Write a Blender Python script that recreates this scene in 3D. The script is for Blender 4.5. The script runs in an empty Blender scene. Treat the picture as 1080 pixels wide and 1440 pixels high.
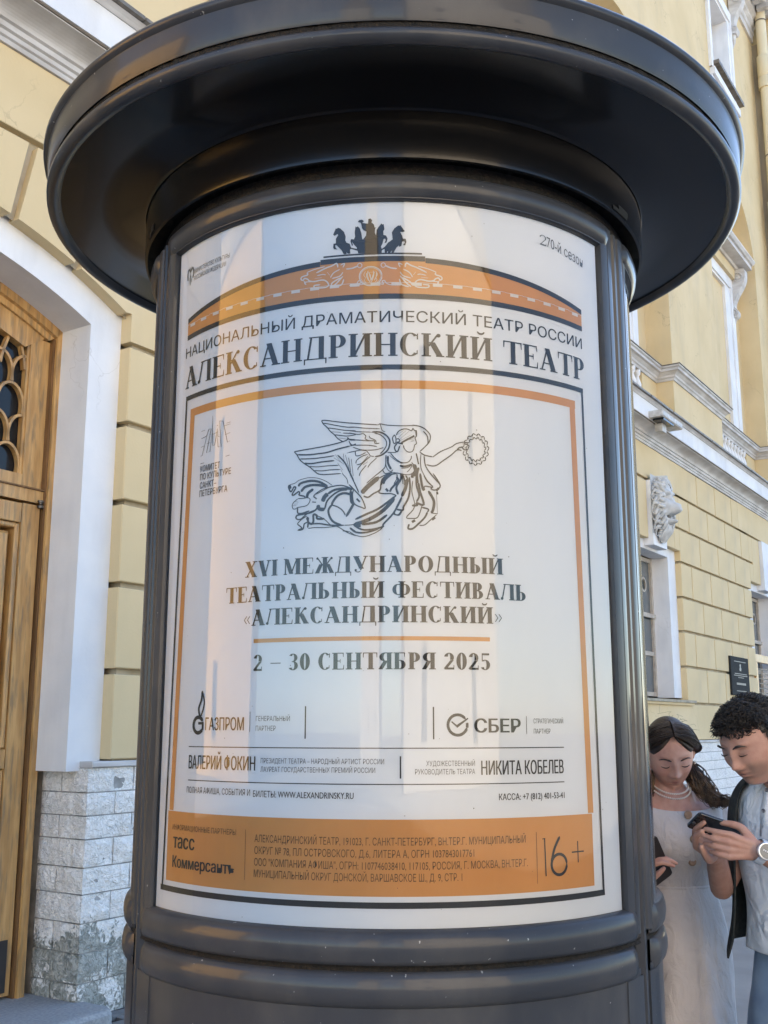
import bpy, bmesh, math, random
from math import sin, cos, pi, radians as RAD, sqrt, hypot
from mathutils import Vector, Matrix, noise
SC = bpy.context.scene
COL = SC.collection
random.seed(11)
# ------------------------------------------------------------------ camera
cd = bpy.data.cameras.new('camera'); cam = bpy.data.objects.new('camera', cd); COL.objects.link(cam)
cam.location = (0, 0, 1.6); cam.rotation_euler = (RAD(90 + 11.32), 0, 0)
cd.sensor_fit = 'VERTICAL'; cd.sensor_height = 24; cd.sensor_width = 18
cd.lens = 24 * 1506 / 1440; cd.clip_start = 0.05; cd.clip_end = 600
SC.camera = cam
# ------------------------------------------------------------------ sky, sun, exposure
SUN_EL, SUN_AZ = 30, 8      # azimuth clockwise from +Y, towards the sun
w = bpy.data.worlds.new('World'); SC.world = w; w.use_nodes = True
nt = w.node_tree; nt.nodes.clear()
sky = nt.nodes.new('ShaderNodeTexSky'); sky.sky_type = 'NISHITA'; sky.sun_disc = False
sky.sun_elevation = RAD(SUN_EL); sky.sun_rotation = RAD(SUN_AZ)
sky.air_density = 1.0; sky.dust_density = 0.4; sky.ozone_density = 3.0
bg = nt.nodes.new('ShaderNodeBackground'); bg.inputs['Strength'].default_value = 0.092
ow = nt.nodes.new('ShaderNodeOutputWorld')
nt.links.new(sky.outputs[0], bg.inputs[0]); nt.links.new(bg.outputs[0], ow.inputs[0])
sl = bpy.data.lights.new('sun', 'SUN'); sl.energy = 5.0; sl.angle = RAD(0.55); sl.color = (1.0, 0.82, 0.58)
so = bpy.data.objects.new('sun', sl); COL.objects.link(so)
sd = Vector((sin(RAD(SUN_AZ)) * cos(RAD(SUN_EL)), cos(RAD(SUN_AZ)) * cos(RAD(SUN_EL)), sin(RAD(SUN_EL))))
so.rotation_euler = sd.to_track_quat('Z', 'Y').to_euler(); so.location = (0, 0, 40)
vs = SC.view_settings; vs.view_transform = 'Standard'; vs.look = 'None'; vs.gamma = 1; vs.use_curve_mapping = False
vs.exposure = 2.5
SC.render.engine = 'CYCLES'
SC.cycles.max_bounces = 8; SC.cycles.diffuse_bounces = 4; SC.cycles.glossy_bounces = 4; SC.cycles.transparent_max_bounces = 16
# ------------------------------------------------------------------ materials
MATS = {}
def mat(name, col, rough=0.6, col2=None, scale=8.0, detail=4.0, bump=0.0, bscale=None, coat=0.0, metal=0.0, spec=0.5,
        stretch=None, contrast=(0.35, 0.65), coatr=0.05, dist=0.01):
    m = bpy.data.materials.new(name); m.use_nodes = True; t = m.node_tree; N = t.nodes; L = t.links
    b = N['Principled BSDF']; b.inputs['Base Color'].default_value = (*col, 1); b.inputs['Roughness'].default_value = rough
    b.inputs['Metallic'].default_value = metal; b.inputs['Specular IOR Level'].default_value = spec
    b.inputs['Coat Weight'].default_value = coat; b.inputs['Coat Roughness'].default_value = coatr
    tc = N.new('ShaderNodeTexCoord'); mp = N.new('ShaderNodeMapping'); L.new(tc.outputs['Object'], mp.inputs[0])
    if stretch: mp.inputs['Scale'].default_value = stretch
    if col2:
        n = N.new('ShaderNodeTexNoise'); n.inputs['Scale'].default_value = scale; n.inputs['Detail'].default_value = detail
        L.new(mp.outputs[0], n.inputs['Vector'])
        r = N.new('ShaderNodeValToRGB'); r.color_ramp.elements[0].position = contrast[0]; r.color_ramp.elements[1].position = contrast[1]
        r.color_ramp.elements[0].color = (*col, 1); r.color_ramp.elements[1].color = (*col2, 1)
        L.new(n.outputs['Fac'], r.inputs[0]); L.new(r.outputs[0], b.inputs['Base Color'])
    if bump:
        n2 = N.new('ShaderNodeTexNoise'); n2.inputs['Scale'].default_value = bscale or scale * 4; n2.inputs['Detail'].default_value = 5
        L.new(mp.outputs[0], n2.inputs['Vector'])
        bp = N.new('ShaderNodeBump'); bp.inputs['Strength'].default_value = bump; bp.inputs['Distance'].default_value = dist
        L.new(n2.outputs['Fac'], bp.inputs['Height']); L.new(bp.outputs[0], b.inputs['Normal'])
    MATS[name] = m
    return m
def nodes(m): return m.node_tree.nodes, m.node_tree.links, m.node_tree.nodes['Principled BSDF']
def mixcol(N, L, fac, a, b):
    x = N.new('ShaderNodeMix'); x.data_type = 'RGBA'
    if hasattr(fac, 'links'): L.new(fac, x.inputs[0])
    else: x.inputs[0].default_value = fac
    for s, v in ((6, a), (7, b)):
        if isinstance(v, tuple): x.inputs[s].default_value = (*v, 1)
        else: L.new(v, x.inputs[s])
    return x.outputs[2]
def noise_mask(N, L, scale, lo, hi, stretch=None, detail=5, vec=None, rough=0.55):
    tc = N.new('ShaderNodeTexCoord'); mp = N.new('ShaderNodeMapping'); L.new(tc.outputs['Object'], mp.inputs[0])
    if stretch: mp.inputs['Scale'].default_value = stretch
    n = N.new('ShaderNodeTexNoise'); n.inputs['Scale'].default_value = scale; n.inputs['Detail'].default_value = detail
    n.inputs['Roughness'].default_value = rough
    L.new(mp.outputs[0], n.inputs['Vector'])
    r = N.new('ShaderNodeMapRange'); r.inputs[1].default_value = lo; r.inputs[2].default_value = hi
    L.new(n.outputs['Fac'], r.inputs[0]); return r.outputs[0]
# ------------------------------------------------------------------ mesh helpers
class M:
    def __init__(s): s.v = []; s.f = []; s.m = []; s.cur = 0
    def add(s, vs, fs):
        o = len(s.v); s.v += [tuple(x) for x in vs]; s.f += [tuple(i + o for i in f) for f in fs]; s.m += [s.cur] * len(fs); return s
    def box(s, a, b, bev=0.0):
        (x0, y0, z0), (x1, y1, z1) = a, b
        if bev <= 0:
            return s.add([(x0,y0,z0),(x1,y0,z0),(x1,y1,z0),(x0,y1,z0),(x0,y0,z1),(x1,y0,z1),(x1,y1,z1),(x0,y1,z1)],
                  [(0,3,2,1),(4,5,6,7),(0,1,5,4),(1,2,6,5),(2,3,7,6),(3,0,4,7)])
        c = bev
        # front (min y) chamfered
        vs = [(x0,y1,z0),(x1,y1,z0),(x1,y1,z1),(x0,y1,z1),(x0,y0+c,z0),(x1,y0+c,z0),(x1,y0+c,z1),(x0,y0+c,z1),
              (x0+c,y0,z0+c),(x1-c,y0,z0+c),(x1-c,y0,z1-c),(x0+c,y0,z1-c)]
        return s.add(vs, [(8,9,10,11),(4,5,9,8),(5,6,10,9),(6,7,11,10),(7,4,8,11),(0,4,7,3),(1,2,6,5),(0,1,5,4),(3,7,6,2),(0,3,2,1)])
    def prism(s, poly, y0, y1):       # polygon in x,z ; extruded y0(front)..y1
        n = len(poly); vs = [(x, y0, z) for x, z in poly] + [(x, y1, z) for x, z in poly]
        fs = [tuple(range(n)), tuple(range(2*n-1, n-1, -1))] + [(i, i+n, (i+1) % n + n, (i+1) % n) for i in range(n)]
        return s.add(vs, fs)
    def grid(s, P, cu=False, cv=False):  # P[i][j] points
        n = len(P); m = len(P[0]); vs = [p for r in P for p in r]; fs = []
        for i in range(n if cu else n-1):
            for j in range(m if cv else m-1):
                fs.append((i*m+j, ((i+1) % n)*m+j, ((i+1) % n)*m+(j+1) % m, i*m+(j+1) % m))
        return s.add(vs, fs)
    def lathe(s, prof, seg=96, c=(0,0), a0=0, a1=2*pi):
        full = abs(a1-a0-2*pi) < 1e-6; n = seg if full else seg+1
        return s.grid([[(c[0]+r*sin(a0+(a1-a0)*i/seg), c[1]-r*cos(a0+(a1-a0)*i/seg), z) for r, z in prof] for i in range(n)], cu=full)
    def tube(s, pts, rad, seg=8, cap=True):
        pts = [Vector(p) for p in pts]; rows = []; n = len(pts)
        if not hasattr(rad, '__len__'): rad = [rad]*n
        up = Vector((0.13, 0.21, 1)).normalized(); pu = None
        for i, p in enumerate(pts):
            t = (pts[min(i+1, n-1)] - pts[max(i-1, 0)]).normalized()
            if pu is None:
                pu = t.cross(up if abs(t.dot(up)) < .95 else Vector((1, 0, 0))).normalized()
            else:
                pu = (pu - t*pu.dot(t)).normalized()
            q = t.cross(pu); r = rad[i]
            rows.append([tuple(p + pu*r*cos(2*pi*k/seg) + q*r*sin(2*pi*k/seg)) for k in range(seg)])
        s.grid(rows, cv=True)
        if cap:
            o = len(s.v) - n*seg
            s.f += [tuple(o+k for k in range(seg-1, -1, -1)), tuple(o+(n-1)*seg+k for k in range(seg))]; s.m += [s.cur]*2
        return s
    def obj(s, name, mats, parent=None, smooth=False, loc=(0,0,0), angle=None):
        me = bpy.data.meshes.new(name); me.from_pydata(s.v, [], s.f)
        for m in (mats if isinstance(mats, (list, tuple)) else [mats]): me.materials.append(m)
        if any(s.m): me.polygons.foreach_set('material_index', s.m)
        if smooth:
            me.polygons.foreach_set('use_smooth', [True]*len(me.polygons))
            if angle is not None: me.set_sharp_from_angle(angle=RAD(angle))
        me.update()
        o = bpy.data.objects.new(name, me); COL.objects.link(o); o.parent = parent; o.location = loc
        return o
def tag(o, label=None, cat=None, group=None, kind=None):
    if label: o['label'] = label
    if cat: o['category'] = cat
    if group: o['group'] = group
    if kind: o['kind'] = kind
    return o
def empty(name, loc, rz=0, label=None, cat=None, group=None):
    o = bpy.data.objects.new(name, None); COL.objects.link(o); o.location = loc; o.rotation_euler = (0, 0, rz); o.empty_display_size = .1
    return tag(o, label, cat, group)
def share(src, parent, loc=(0,0,0), rz=0, name=None):
    o = src.copy(); COL.objects.link(o); o.parent = parent; o.location = loc; o.rotation_euler = (0, 0, rz)
    return o
def catmull(p, n=4):
    if len(p) < 3: return list(p)
    q = [p[0]] + list(p) + [p[-1]]; out = []
    for i in range(1, len(q)-2):
        a, b, c, d = q[i-1:i+3]
        for k in range(n):
            t = k/n; out.append(tuple(.5*((2*b[j]) + (-a[j]+c[j])*t + (2*a[j]-5*b[j]+4*c[j]-d[j])*t*t + (-a[j]+3*b[j]-3*c[j]+d[j])*t**3) for j in range(len(b))))
    out.append(tuple(p[-1])); return out
# ------------------------------------------------------------------ facade materials
YEL = mat('yellow_plaster', (0.61, 0.475, 0.265), .85, (0.67, 0.53, 0.31), scale=1.3, detail=6, bump=.25, bscale=60, dist=.004)
N, L, b = nodes(YEL)   # faint grey rain streaks and dust
st = noise_mask(N, L, 2.2, .52, .8, (1.2, 1.2, .5)); base = b.inputs['Base Color'].links[0].from_socket
ml = N.new('ShaderNodeMath'); ml.operation = 'MULTIPLY'; ml.inputs[1].default_value = .42; L.new(st, ml.inputs[0])
c1_ = mixcol(N, L, ml.outputs[0], base, (.43, .36, .25))
pt = noise_mask(N, L, .8, .55, .62, detail=8); m3 = N.new('ShaderNodeMath'); m3.operation = 'MULTIPLY'; m3.inputs[1].default_value = .22; L.new(pt, m3.inputs[0])
c2_ = mixcol(N, L, m3.outputs[0], c1_, (.70, .58, .39))
def cracks(N, L, base, col, scale=1.1, wdt=.006, amt=.55):
    tc = N.new('ShaderNodeTexCoord'); nz = N.new('ShaderNodeTexNoise'); nz.inputs['Scale'].default_value = 2.6; nz.inputs['Detail'].default_value = 7; L.new(tc.outputs['Object'], nz.inputs['Vector'])
    s_ = N.new('ShaderNodeVectorMath'); s_.operation = 'SCALE'; s_.inputs['Scale'].default_value = .55; L.new(nz.outputs['Color'], s_.inputs[0]); a_ = N.new('ShaderNodeVectorMath'); L.new(tc.outputs['Object'], a_.inputs[0]); L.new(s_.outputs[0], a_.inputs[1])
    v = N.new('ShaderNodeTexVoronoi'); v.feature = 'DISTANCE_TO_EDGE'; v.inputs['Scale'].default_value = scale; L.new(a_.outputs[0], v.inputs['Vector'])
    r = N.new('ShaderNodeMapRange'); r.inputs[1].default_value = 0; r.inputs[2].default_value = wdt; r.inputs[3].default_value = amt; r.inputs[4].default_value = 0; L.new(v.outputs['Distance'], r.inputs[0])
    k = noise_mask(N, L, .9, .5, .6); mm = N.new('ShaderNodeMath'); mm.operation = 'MULTIPLY'; L.new(r.outputs[0], mm.inputs[0]); L.new(k, mm.inputs[1])
    return mixcol(N, L, mm.outputs[0], base, col)
L.new(cracks(N, L, c2_, (.26, .20, .12)), b.inputs['Base Color'])
WHT = mat('white_plaster', (0.68, 0.69, 0.71), .85, (0.78, 0.78, 0.78), scale=2.2, detail=6, bump=.2, bscale=45, dist=.004)
N, L, b = nodes(WHT); base = b.inputs['Base Color'].links[0].from_socket
st = noise_mask(N, L, 2.0, .5, .8, (2.2, 2.2, .4), detail=8); ml = N.new('ShaderNodeMath'); ml.operation = 'MULTIPLY'; ml.inputs[1].default_value = .4; L.new(st, ml.inputs[0])
L.new(cracks(N, L, mixcol(N, L, ml.outputs[0], base, (.50, .49, .47)), (.35, .34, .32), 1.6, .006, .4), b.inputs['Base Color'])
GRW = mat('weathered_white_stucco', (0.46, 0.44, 0.42), .85, (0.62, 0.61, 0.60), scale=3, detail=6, bump=.25, bscale=40, dist=.004, stretch=(1, 1, 3))
JNT = mat('joint_mortar', (0.34, 0.275, 0.175), .9, (0.46, 0.40, 0.30), scale=5, detail=4)
TIN = mat('roof_tin', (0.12, 0.095, 0.07), .5, (0.22, 0.19, 0.15), scale=9, metal=.3)
GLS = mat('dark_window_glass', (0.010, 0.011, 0.013), .06, spec=.3, bump=.05, bscale=2.5)
FRW = mat('window_frame_paint', (0.40, 0.34, 0.28), .6, (0.50, 0.45, 0.38), scale=14, bump=.2)
# old varnished oak of the door
WOOD = mat('varnished_oak', (0.40, 0.215, 0.07), .42, (0.58, 0.345, 0.13), scale=5.0, detail=8, bump=.35, bscale=30, dist=.004, stretch=(6, 6, .7), coat=.12, coatr=.3)
N, L, b = nodes(WOOD)
wm = noise_mask(N, L, 7, .50, .66, (6, 6, .7), detail=10); base = b.inputs['Base Color'].links[0].from_socket
ml = N.new('ShaderNodeMath'); ml.operation = 'MULTIPLY'; ml.inputs[1].default_value = .8; L.new(wm, ml.inputs[0])
L.new(mixcol(N, L, ml.outputs[0], base, (.22, .155, .085)), b.inputs['Base Color'])
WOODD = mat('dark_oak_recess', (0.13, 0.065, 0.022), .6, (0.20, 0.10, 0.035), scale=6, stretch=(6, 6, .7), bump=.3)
# limestone plinth: flaking white paint over pitted grey stone, bare at the foot
STN = mat('painted_limestone', (0.33, 0.34, 0.32), .9)
N, L, b = nodes(STN)
tc = N.new('ShaderNodeTexCoord'); geo = N.new('ShaderNodeNewGeometry'); sep = N.new('ShaderNodeSeparateXYZ'); L.new(geo.outputs['Position'], sep.inputs[0])
n1 = N.new('ShaderNodeTexNoise'); n1.inputs['Scale'].default_value = 4.0; n1.inputs['Detail'].default_value = 7; L.new(geo.outputs['Position'], n1.inputs['Vector'])
n2 = N.new('ShaderNodeTexNoise'); n2.inputs['Scale'].default_value = 34; n2.inputs['Detail'].default_value = 6; n2.inputs['Distortion'].default_value = 1.2; L.new(geo.outputs['Position'], n2.inputs['Vector'])
hz = N.new('ShaderNodeMapRange'); hz.inputs[1].default_value = .30; hz.inputs[2].default_value = .68; L.new(sep.outputs[2], hz.inputs[0])
a1 = N.new('ShaderNodeMath'); a1.operation = 'MULTIPLY_ADD'; a1.inputs[1].default_value = .55; L.new(hz.outputs[0], a1.inputs[0]); L.new(n1.outputs['Fac'], a1.inputs[2])
a2 = N.new('ShaderNodeMath'); a2.operation = 'MULTIPLY_ADD'; a2.inputs[1].default_value = .55; L.new(n2.outputs['Fac'], a2.inputs[0]); L.new(a1.outputs[0], a2.inputs[2])
rp = N.new('ShaderNodeValToRGB'); rp.color_ramp.elements[0].position = .84; rp.color_ramp.elements[1].position = .92
L.new(a2.outputs[0], rp.inputs[0])
g2 = N.new('ShaderNodeValToRGB'); g2.color_ramp.elements[0].position = .35; g2.color_ramp.elements[1].position = .62
g2.color_ramp.elements[0].color = (.24, .25, .22, 1); g2.color_ramp.elements[1].color = (.50, .50, .46, 1); L.new(n2.outputs['Fac'], g2.inputs[0])
w2 = N.new('ShaderNodeValToRGB'); w2.color_ramp.elements[0].position = .40; w2.color_ramp.elements[1].position = .55
w2.color_ramp.elements[0].color = (.82, .80, .76, 1); w2.color_ramp.elements[1].color = (.92, .90, .87, 1); L.new(n2.outputs['Fac'], w2.inputs[0])
stc = mixcol(N, L, rp.outputs[0], g2.outputs[0], w2.outputs[0])
vo = N.new('ShaderNodeTexVoronoi'); vo.feature = 'F1'; vo.inputs['Scale'].default_value = 17; vo.inputs['Randomness'].default_value = 1
mx = N.new('ShaderNodeVectorMath'); mx.operation = 'ADD'; sc_ = N.new('ShaderNodeVectorMath'); sc_.operation = 'SCALE'; sc_.inputs['Scale'].default_value = .09
L.new(n2.outputs['Color'], sc_.inputs[0]); L.new(geo.outputs['Position'], mx.inputs[0]); L.new(sc_.outputs[0], mx.inputs[1])
mp = N.new('ShaderNodeMapping'); mp.inputs['Scale'].default_value = (1, 1, 1.9); L.new(mx.outputs[0], mp.inputs[0]); L.new(mp.outputs[0], vo.inputs['Vector'])
ve = N.new('ShaderNodeTexVoronoi'); ve.feature = 'DISTANCE_TO_EDGE'; ve.inputs['Scale'].default_value = 21; L.new(mp.outputs[0], ve.inputs['Vector'])
vr = N.new('ShaderNodeMapRange'); vr.inputs[1].default_value = .0; vr.inputs[2].default_value = .07; vr.inputs[3].default_value = .5; vr.inputs[4].default_value = 0; L.new(ve.outputs['Distance'], vr.inputs[0])
vm = N.new('ShaderNodeMath'); vm.operation = 'MULTIPLY'; L.new(vr.outputs[0], vm.inputs[0]); nm_ = N.new('ShaderNodeMapRange'); nm_.inputs[1].default_value = .42; nm_.inputs[2].default_value = .62; L.new(n1.outputs['Fac'], nm_.inputs[0]); L.new(nm_.outputs[0], vm.inputs[1])
L.new(mixcol(N, L, vm.outputs[0], stc, (.27, .27, .25)), b.inputs['Base Color'])
ad = N.new('ShaderNodeMath'); ad.operation = 'MULTIPLY_ADD'; ad.inputs[1].default_value = 1.0; L.new(n2.outputs['Fac'], ad.inputs[0]); L.new(vo.outputs['Distance'], ad.inputs[2])
bp_ = N.new('ShaderNodeBump'); bp_.inputs['Strength'].default_value = .75; bp_.inputs['Distance'].default_value = .022; L.new(ad.outputs[0], bp_.inputs['Height']); L.new(bp_.outputs[0], b.inputs['Normal'])
GRAN = mat('granite', (0.26, 0.27, 0.28), .75, (0.36, 0.37, 0.37), scale=60, detail=3, bump=.3, bscale=90, dist=.003)
PAVE = mat('paving_granite', (0.15, 0.145, 0.14), .8, (0.23, 0.22, 0.21), scale=14, detail=5, bump=.4, bscale=60, dist=.004)
ASPH = mat('asphalt', (0.22, 0.215, 0.21), .9, (0.29, 0.28, 0.27), scale=2.0, detail=8, bump=.5, bscale=150, dist=.004)
DIRT = mat('joint_dirt', (0.06, 0.055, 0.05), .95, (0.10, 0.09, 0.08), scale=30)

# ------------------------------------------------------------------ ground
g = M()
g.add([(-220, -220, -.02), (220, -220, -.02), (220, 220, -.02), (-220, 220, -.02)], [(0, 1, 2, 3)])
tag(g.obj('ground', ASPH), 'grey asphalt ground of the square', kind='structure')

# ------------------------------------------------------------------ facade frame: x along the wall, y into it
AZ = RAD(33.1); S = Vector((sin(AZ), cos(AZ), 0)); NI = Vector((-cos(AZ), sin(AZ), 0))
OFF, S0 = 4.8878, 4.543
WLOC = S*S0 + NI*OFF; WRZ = math.atan2(S.y, S.x)
B = empty('theatre_building', WLOC, WRZ, 'yellow and white classical theatre facade with quoined piers, arched portal and lion masks', 'building')
def W(s, o, z): return WLOC + S*s + NI*o + Vector((0, 0, z))
ZR = [1.41, 1.925, 2.45, 2.965, 3.465, 3.985, 4.49, 4.985, 5.48]
G = .019      # half joint
cache = {}
def block(s0, s1, z0, z1, y0=0.0, y1=.10, name='stone_block', mat_=None, bev=.006):
    key = (round(s1-s0, 3), round(z1-z0, 3), round(y1-y0, 3), name)
    if key in cache: o = share(cache[key], B, (s0, y0, z0)); return o
    m = M(); m.box((0, 0, 0), (s1-s0, y1-y0, z1-z0), bev); o = m.obj(name, mat_ or YEL, B, loc=(s0, y0, z0)); cache[key] = o; return o
BAY = 6.05; WC = 9.95; PC = 12.97
# lower storey core behind the blocks (openings left free)
def slab(name, s0, s1, z0, z1, y0, y1, m): return M().box((s0, y0, z0), (s1, y1, z1)).obj(name, m, B)
piers = [(.025, 2.83), (4.95, 8.88), (11.02, 14.94)]
core = M()
for a, c in piers: core.box((a+.03, .045, 1.385), (c-.03, .6, 5.5))
core.box((17.1, .045, 1.385), (70, .6, 5.5)); core.box((-5.0, .045, 1.385), (-3.2, .6, 5.5))
for a, c in ((2.86, 4.92), (8.91, 10.99), (14.97, 17.07)):
    core.box((a-.001, .046, 4.17), (c+.001, .6, 5.5)) if a < 14 else core.box((a-.001, .046, 4.17), (c+.001, .6, 5.5))
core.obj('wall', JNT, B)
def rowjoints(r):  # offsets of vertical joints counted from pier centre
    return [-1.47, -.49, .49, 1.47] if r % 2 == 0 else [-1.96, -.98, 0, .98, 1.96]
def pier(a, c, base_plain=True):
    cx = (a+c)/2
    for r in range(8):
        z0, z1 = ZR[r], ZR[r+1]
        if r == 0:
            if base_plain: continue
            block(a, c, z0, z1-G); continue
        js = [a] + [cx+q for q in rowjoints(r) if a+.12 < cx+q < c-.12] + [c]
        for i in range(len(js)-1):
            x0 = js[i] + (.016 if i else 0); x1 = js[i+1] - (.016 if i < len(js)-2 else 0)
            block(x0, x1, z0+G, z1-G*(r < 7), 0, .11)
# pier beside the portal
for r in range(5):
    z0, z1 = ZR[r], ZR[r+1]
    js = [0, 1.42, 2.85] if r % 2 == 0 else [0, .9, 1.95, 2.85]
    for i in range(len(js)-1):
        block(js[i]+(.006 if i else 0), js[i+1]-(.006 if i < len(js)-2 else 0), z0+(G if r else 0), z1-G, 0, .11)
for r in (5, 6):
    for x0, x1 in ((.906, 1.9), (1.912, 2.85)): block(x0, x1, ZR[r]+G, ZR[r+1]-G, 0, .11)
pier(4.93, 8.90); pier(11.0, 14.95)
# plain band under the cornice over the piers and openings
M().box((-5.0, -.003, ZR[7]+G), (2.85, .1, 5.485), .004).obj('plain_band', YEL, B)
M().box((8.9-.01, -.003, ZR[7]+G), (11.445, .1, 5.485), .004).obj('plain_band', YEL, B)
M().box((14.36, -.003, ZR[7]+G), (70, .1, 5.485), .004).obj('plain_band', YEL, B)
M().box((2.862, -.003, ZR[7]+G), (4.92, .1, 5.485), .004).obj('plain_band', YEL, B)
M().box((8.0, -.003, 1.41), (14.95, .1, ZR[1]-G), .004).obj('plain_band', YEL, B)
M().box((2.86, -.003, 1.41), (7.99, .1, ZR[1]-G), .004).obj('plain_band', YEL, B)

# ------------------------------------------------------------------ portal: segmental arch, centre (-1.62, .88)
PX, PZ, RO, RI = -1.62, .88, 3.66, 3.46
def arc(R, a0, a1, n=10): return [(PX + R*sin(RAD(a0+(a1-a0)*i/n)), PZ + R*cos(RAD(a0+(a1-a0)*i/n))) for i in range(n+1)]
def vous(a0, a1, top=None):
    g = .45
    p = arc(RO, a0+g, a1-g)
    t = top or ZR[7]-G
    r0 = (t-PZ)/cos(RAD(a0+g)); r1 = (t-PZ)/cos(RAD(a1-g))
    p += [(PX + r1*sin(RAD(a1-g)), t), (PX + r0*sin(RAD(a0+g)), t)]
    M().prism(p[::-1], 0, .11).obj('voussoir', YEL, B)
for a0, a1 in ((-3.2, 3.2), (3.2, 10.9), (10.9, 18.6), (-10.9, -3.2), (-18.6, -10.9)): vous(a0, a1)
for sgn in (1, -1):
    e = arc(RO, 19.05, 25.45, 8); t = ZR[7]-G; r0 = (t-PZ)/cos(RAD(19.05))
    poly = [(PX+r0*sin(RAD(19.05)), t)] + e + [(0, 4.19), (0, ZR[5]+G), (.894, ZR[5]+G), (.894, t)]
    if sgn < 0: poly = [(2*PX-x, z) for x, z in poly][::-1]
    M().prism(poly, 0, .11).obj('voussoir', YEL, B)
# white surround and reveal
sur = M(); n = 24
half = lambda R, x: math.degrees(math.asin((x-PX)/R))
ao, ai = half(RO, -.0), half(RI, -.25)
outer = arc(RO+.04, ao, -ao, n); inner = arc(RI, ai, -ai, n)
rows = [[(x, .09, z) for x, z in outer], [(x, .09, z) for x, z in inner], [(x, .37, z) for x, z in inner]]
sur.grid(rows)
for x0, x1, sg in ((0, -.25, 1), (2*PX, 2*PX+.25, -1)):
    q = [[(x0, .09, z), (x1, .09, z), (x1, .37, z)] for z in (1.345, 4.19 if 0 else 4.06)]
    if True: q[1] = [(x0, .09, outer[0][1]), (x1, .09, inner[0][1]), (x1, .37, inner[0][1])]
    sur.grid(q); sur.add([(x0, .09, 1.345), (x1, .09, 1.345), (x1, .37, 1.345), (x0, .37, 1.345)], [(0, 1, 2, 3)])
sur.obj('portal_surround', WHT, B)
# wall body behind voussoirs
bk = M(); bk.grid([[(x, .05, z) for x, z in arc(RO+.001, 40, -40, 30)], [(x, .05, 5.4) for x, z in arc(RO, 40, -40, 30)]]); bk.obj('wall_backing', JNT, B)
# oak door frame
dfo, dfi = RI+.02, RI-.10
fr = M()
af = half(dfo, -.235); ag = half(dfi, -.33)
O_, I_ = arc(dfo, af, -af, 24), arc(dfi, ag, -ag, 24)
fr.grid([[(x, .35, z) for x, z in O_], [(x, .35, z) for x, z in arc(RI-.055, half(RI-.055, -.285), -half(RI-.055, -.285), 24)],
         [(x, .375, z) for x, z in arc(RI-.06, half(RI-.06, -.29), -half(RI-.06, -.29), 24)], [(x, .375, z) for x, z in I_], [(x, .46, z) for x, z in I_]])
fr.obj('door_frame_arch', WOOD, B)
D_ = tag(M().box((-.285, .35, .10), (-.235, .5, 4.06)).obj('door', WOOD, B))
tag(D_)
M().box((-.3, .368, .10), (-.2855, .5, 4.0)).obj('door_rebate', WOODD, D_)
for x0, x1 in ((2*PX+.235, 2*PX+.285),): M().box((x0, .35, .10), (x1, .5, 4.06)).obj('door_jamb', WOOD, D_)
# overlight: stiles, head, sill, dark glass, fish scale tracery
ov = M(); ov.box((-.445, .40, 3.03), (-.301, .5, 3.98)); ov.box((-2.9, .40, 3.03), (-.446, .5, 3.10)); ov.obj('overlight_stile', WOOD, D_)
hd = M(); R1, R2 = RI-.10, RI-.24
hd.grid([[(x, .395, z) for x, z in arc(R1, 22.2, -22.2, 20)], [(x, .395, z) for x, z in arc(R2, 20.5, -22, 20)], [(x, .47, z) for x, z in arc(R2, 20.5, -22, 20)]]); hd.obj('overlight_head', WOOD, D_)
M().box((-2.9, .455, 3.08), (-.43, .47, 4.36)).obj('window_pane', GLS, D_)
tr = M()
def bar(pts, w=.017, y=.415, d=.035, m=tr):
    pts = catmull(pts, 3); L2 = []; R2_ = []
    for i, p in enumerate(pts):
        a = pts[max(i-1, 0)]; c = pts[min(i+1, len(pts)-1)]; dx, dz = c[0]-a[0], c[1]-a[1]; l = hypot(dx, dz) or 1
        L2.append((p[0]-dz/l*w/2, p[1]+dx/l*w/2)); R2_.append((p[0]+dz/l*w/2, p[1]-dx/l*w/2))
    m.grid([[(x, y+d, z) for x, z in L2], [(x, y, z) for x, z in L2], [(x, y, z) for x, z in R2_], [(x, y+d, z) for x, z in R2_]])
PW = .188
for k in range(0, 13):
    for r in range(3):
        cx = -.462 - k*PW/2; zt = (3.845 if k % 2 == 0 else 3.655) - r*.378 + (.0)
        lo = zt-.378-.0 if True else 0
        pts = []
        for j in range(-6, 7):
            a = j/6*pi/2; pts.append((cx + PW/2*sin(a)*1.0, zt-.13 + .13*cos(a)))
        pts = [(pts[0][0]+.004, max(zt-.178, 3.10))] + pts + [(pts[-1][0]-.004, max(zt-.178, 3.10))]
        if zt < 3.12: continue
        if k == 0: pts = [p for p in pts if p[0] <= cx+.001]
        bar(pts)
for k in range(1, 13, 2):
    cx = -.462 - k*PW/2; bar([(cx-.02, 4.0), (cx-.045, 3.93), (cx-.075, 3.84), (cx-.09, 3.76)]); bar([(cx+.02, 4.0), (cx+.045, 3.93), (cx+.075, 3.84), (cx+.09, 3.76)])
tr.box((-.462, .41, 3.1), (-.445, .45, 3.97))
tr.obj('tracery', WOOD, D_)
M().box((-2.9, .375, 2.935), (-.30, .5, 3.012)).obj('transom', WOOD, D_)
M().box((-2.9, .362, 3.013), (-.30, .5, 3.022)).obj('transom_drip', WOODD, D_)
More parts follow.
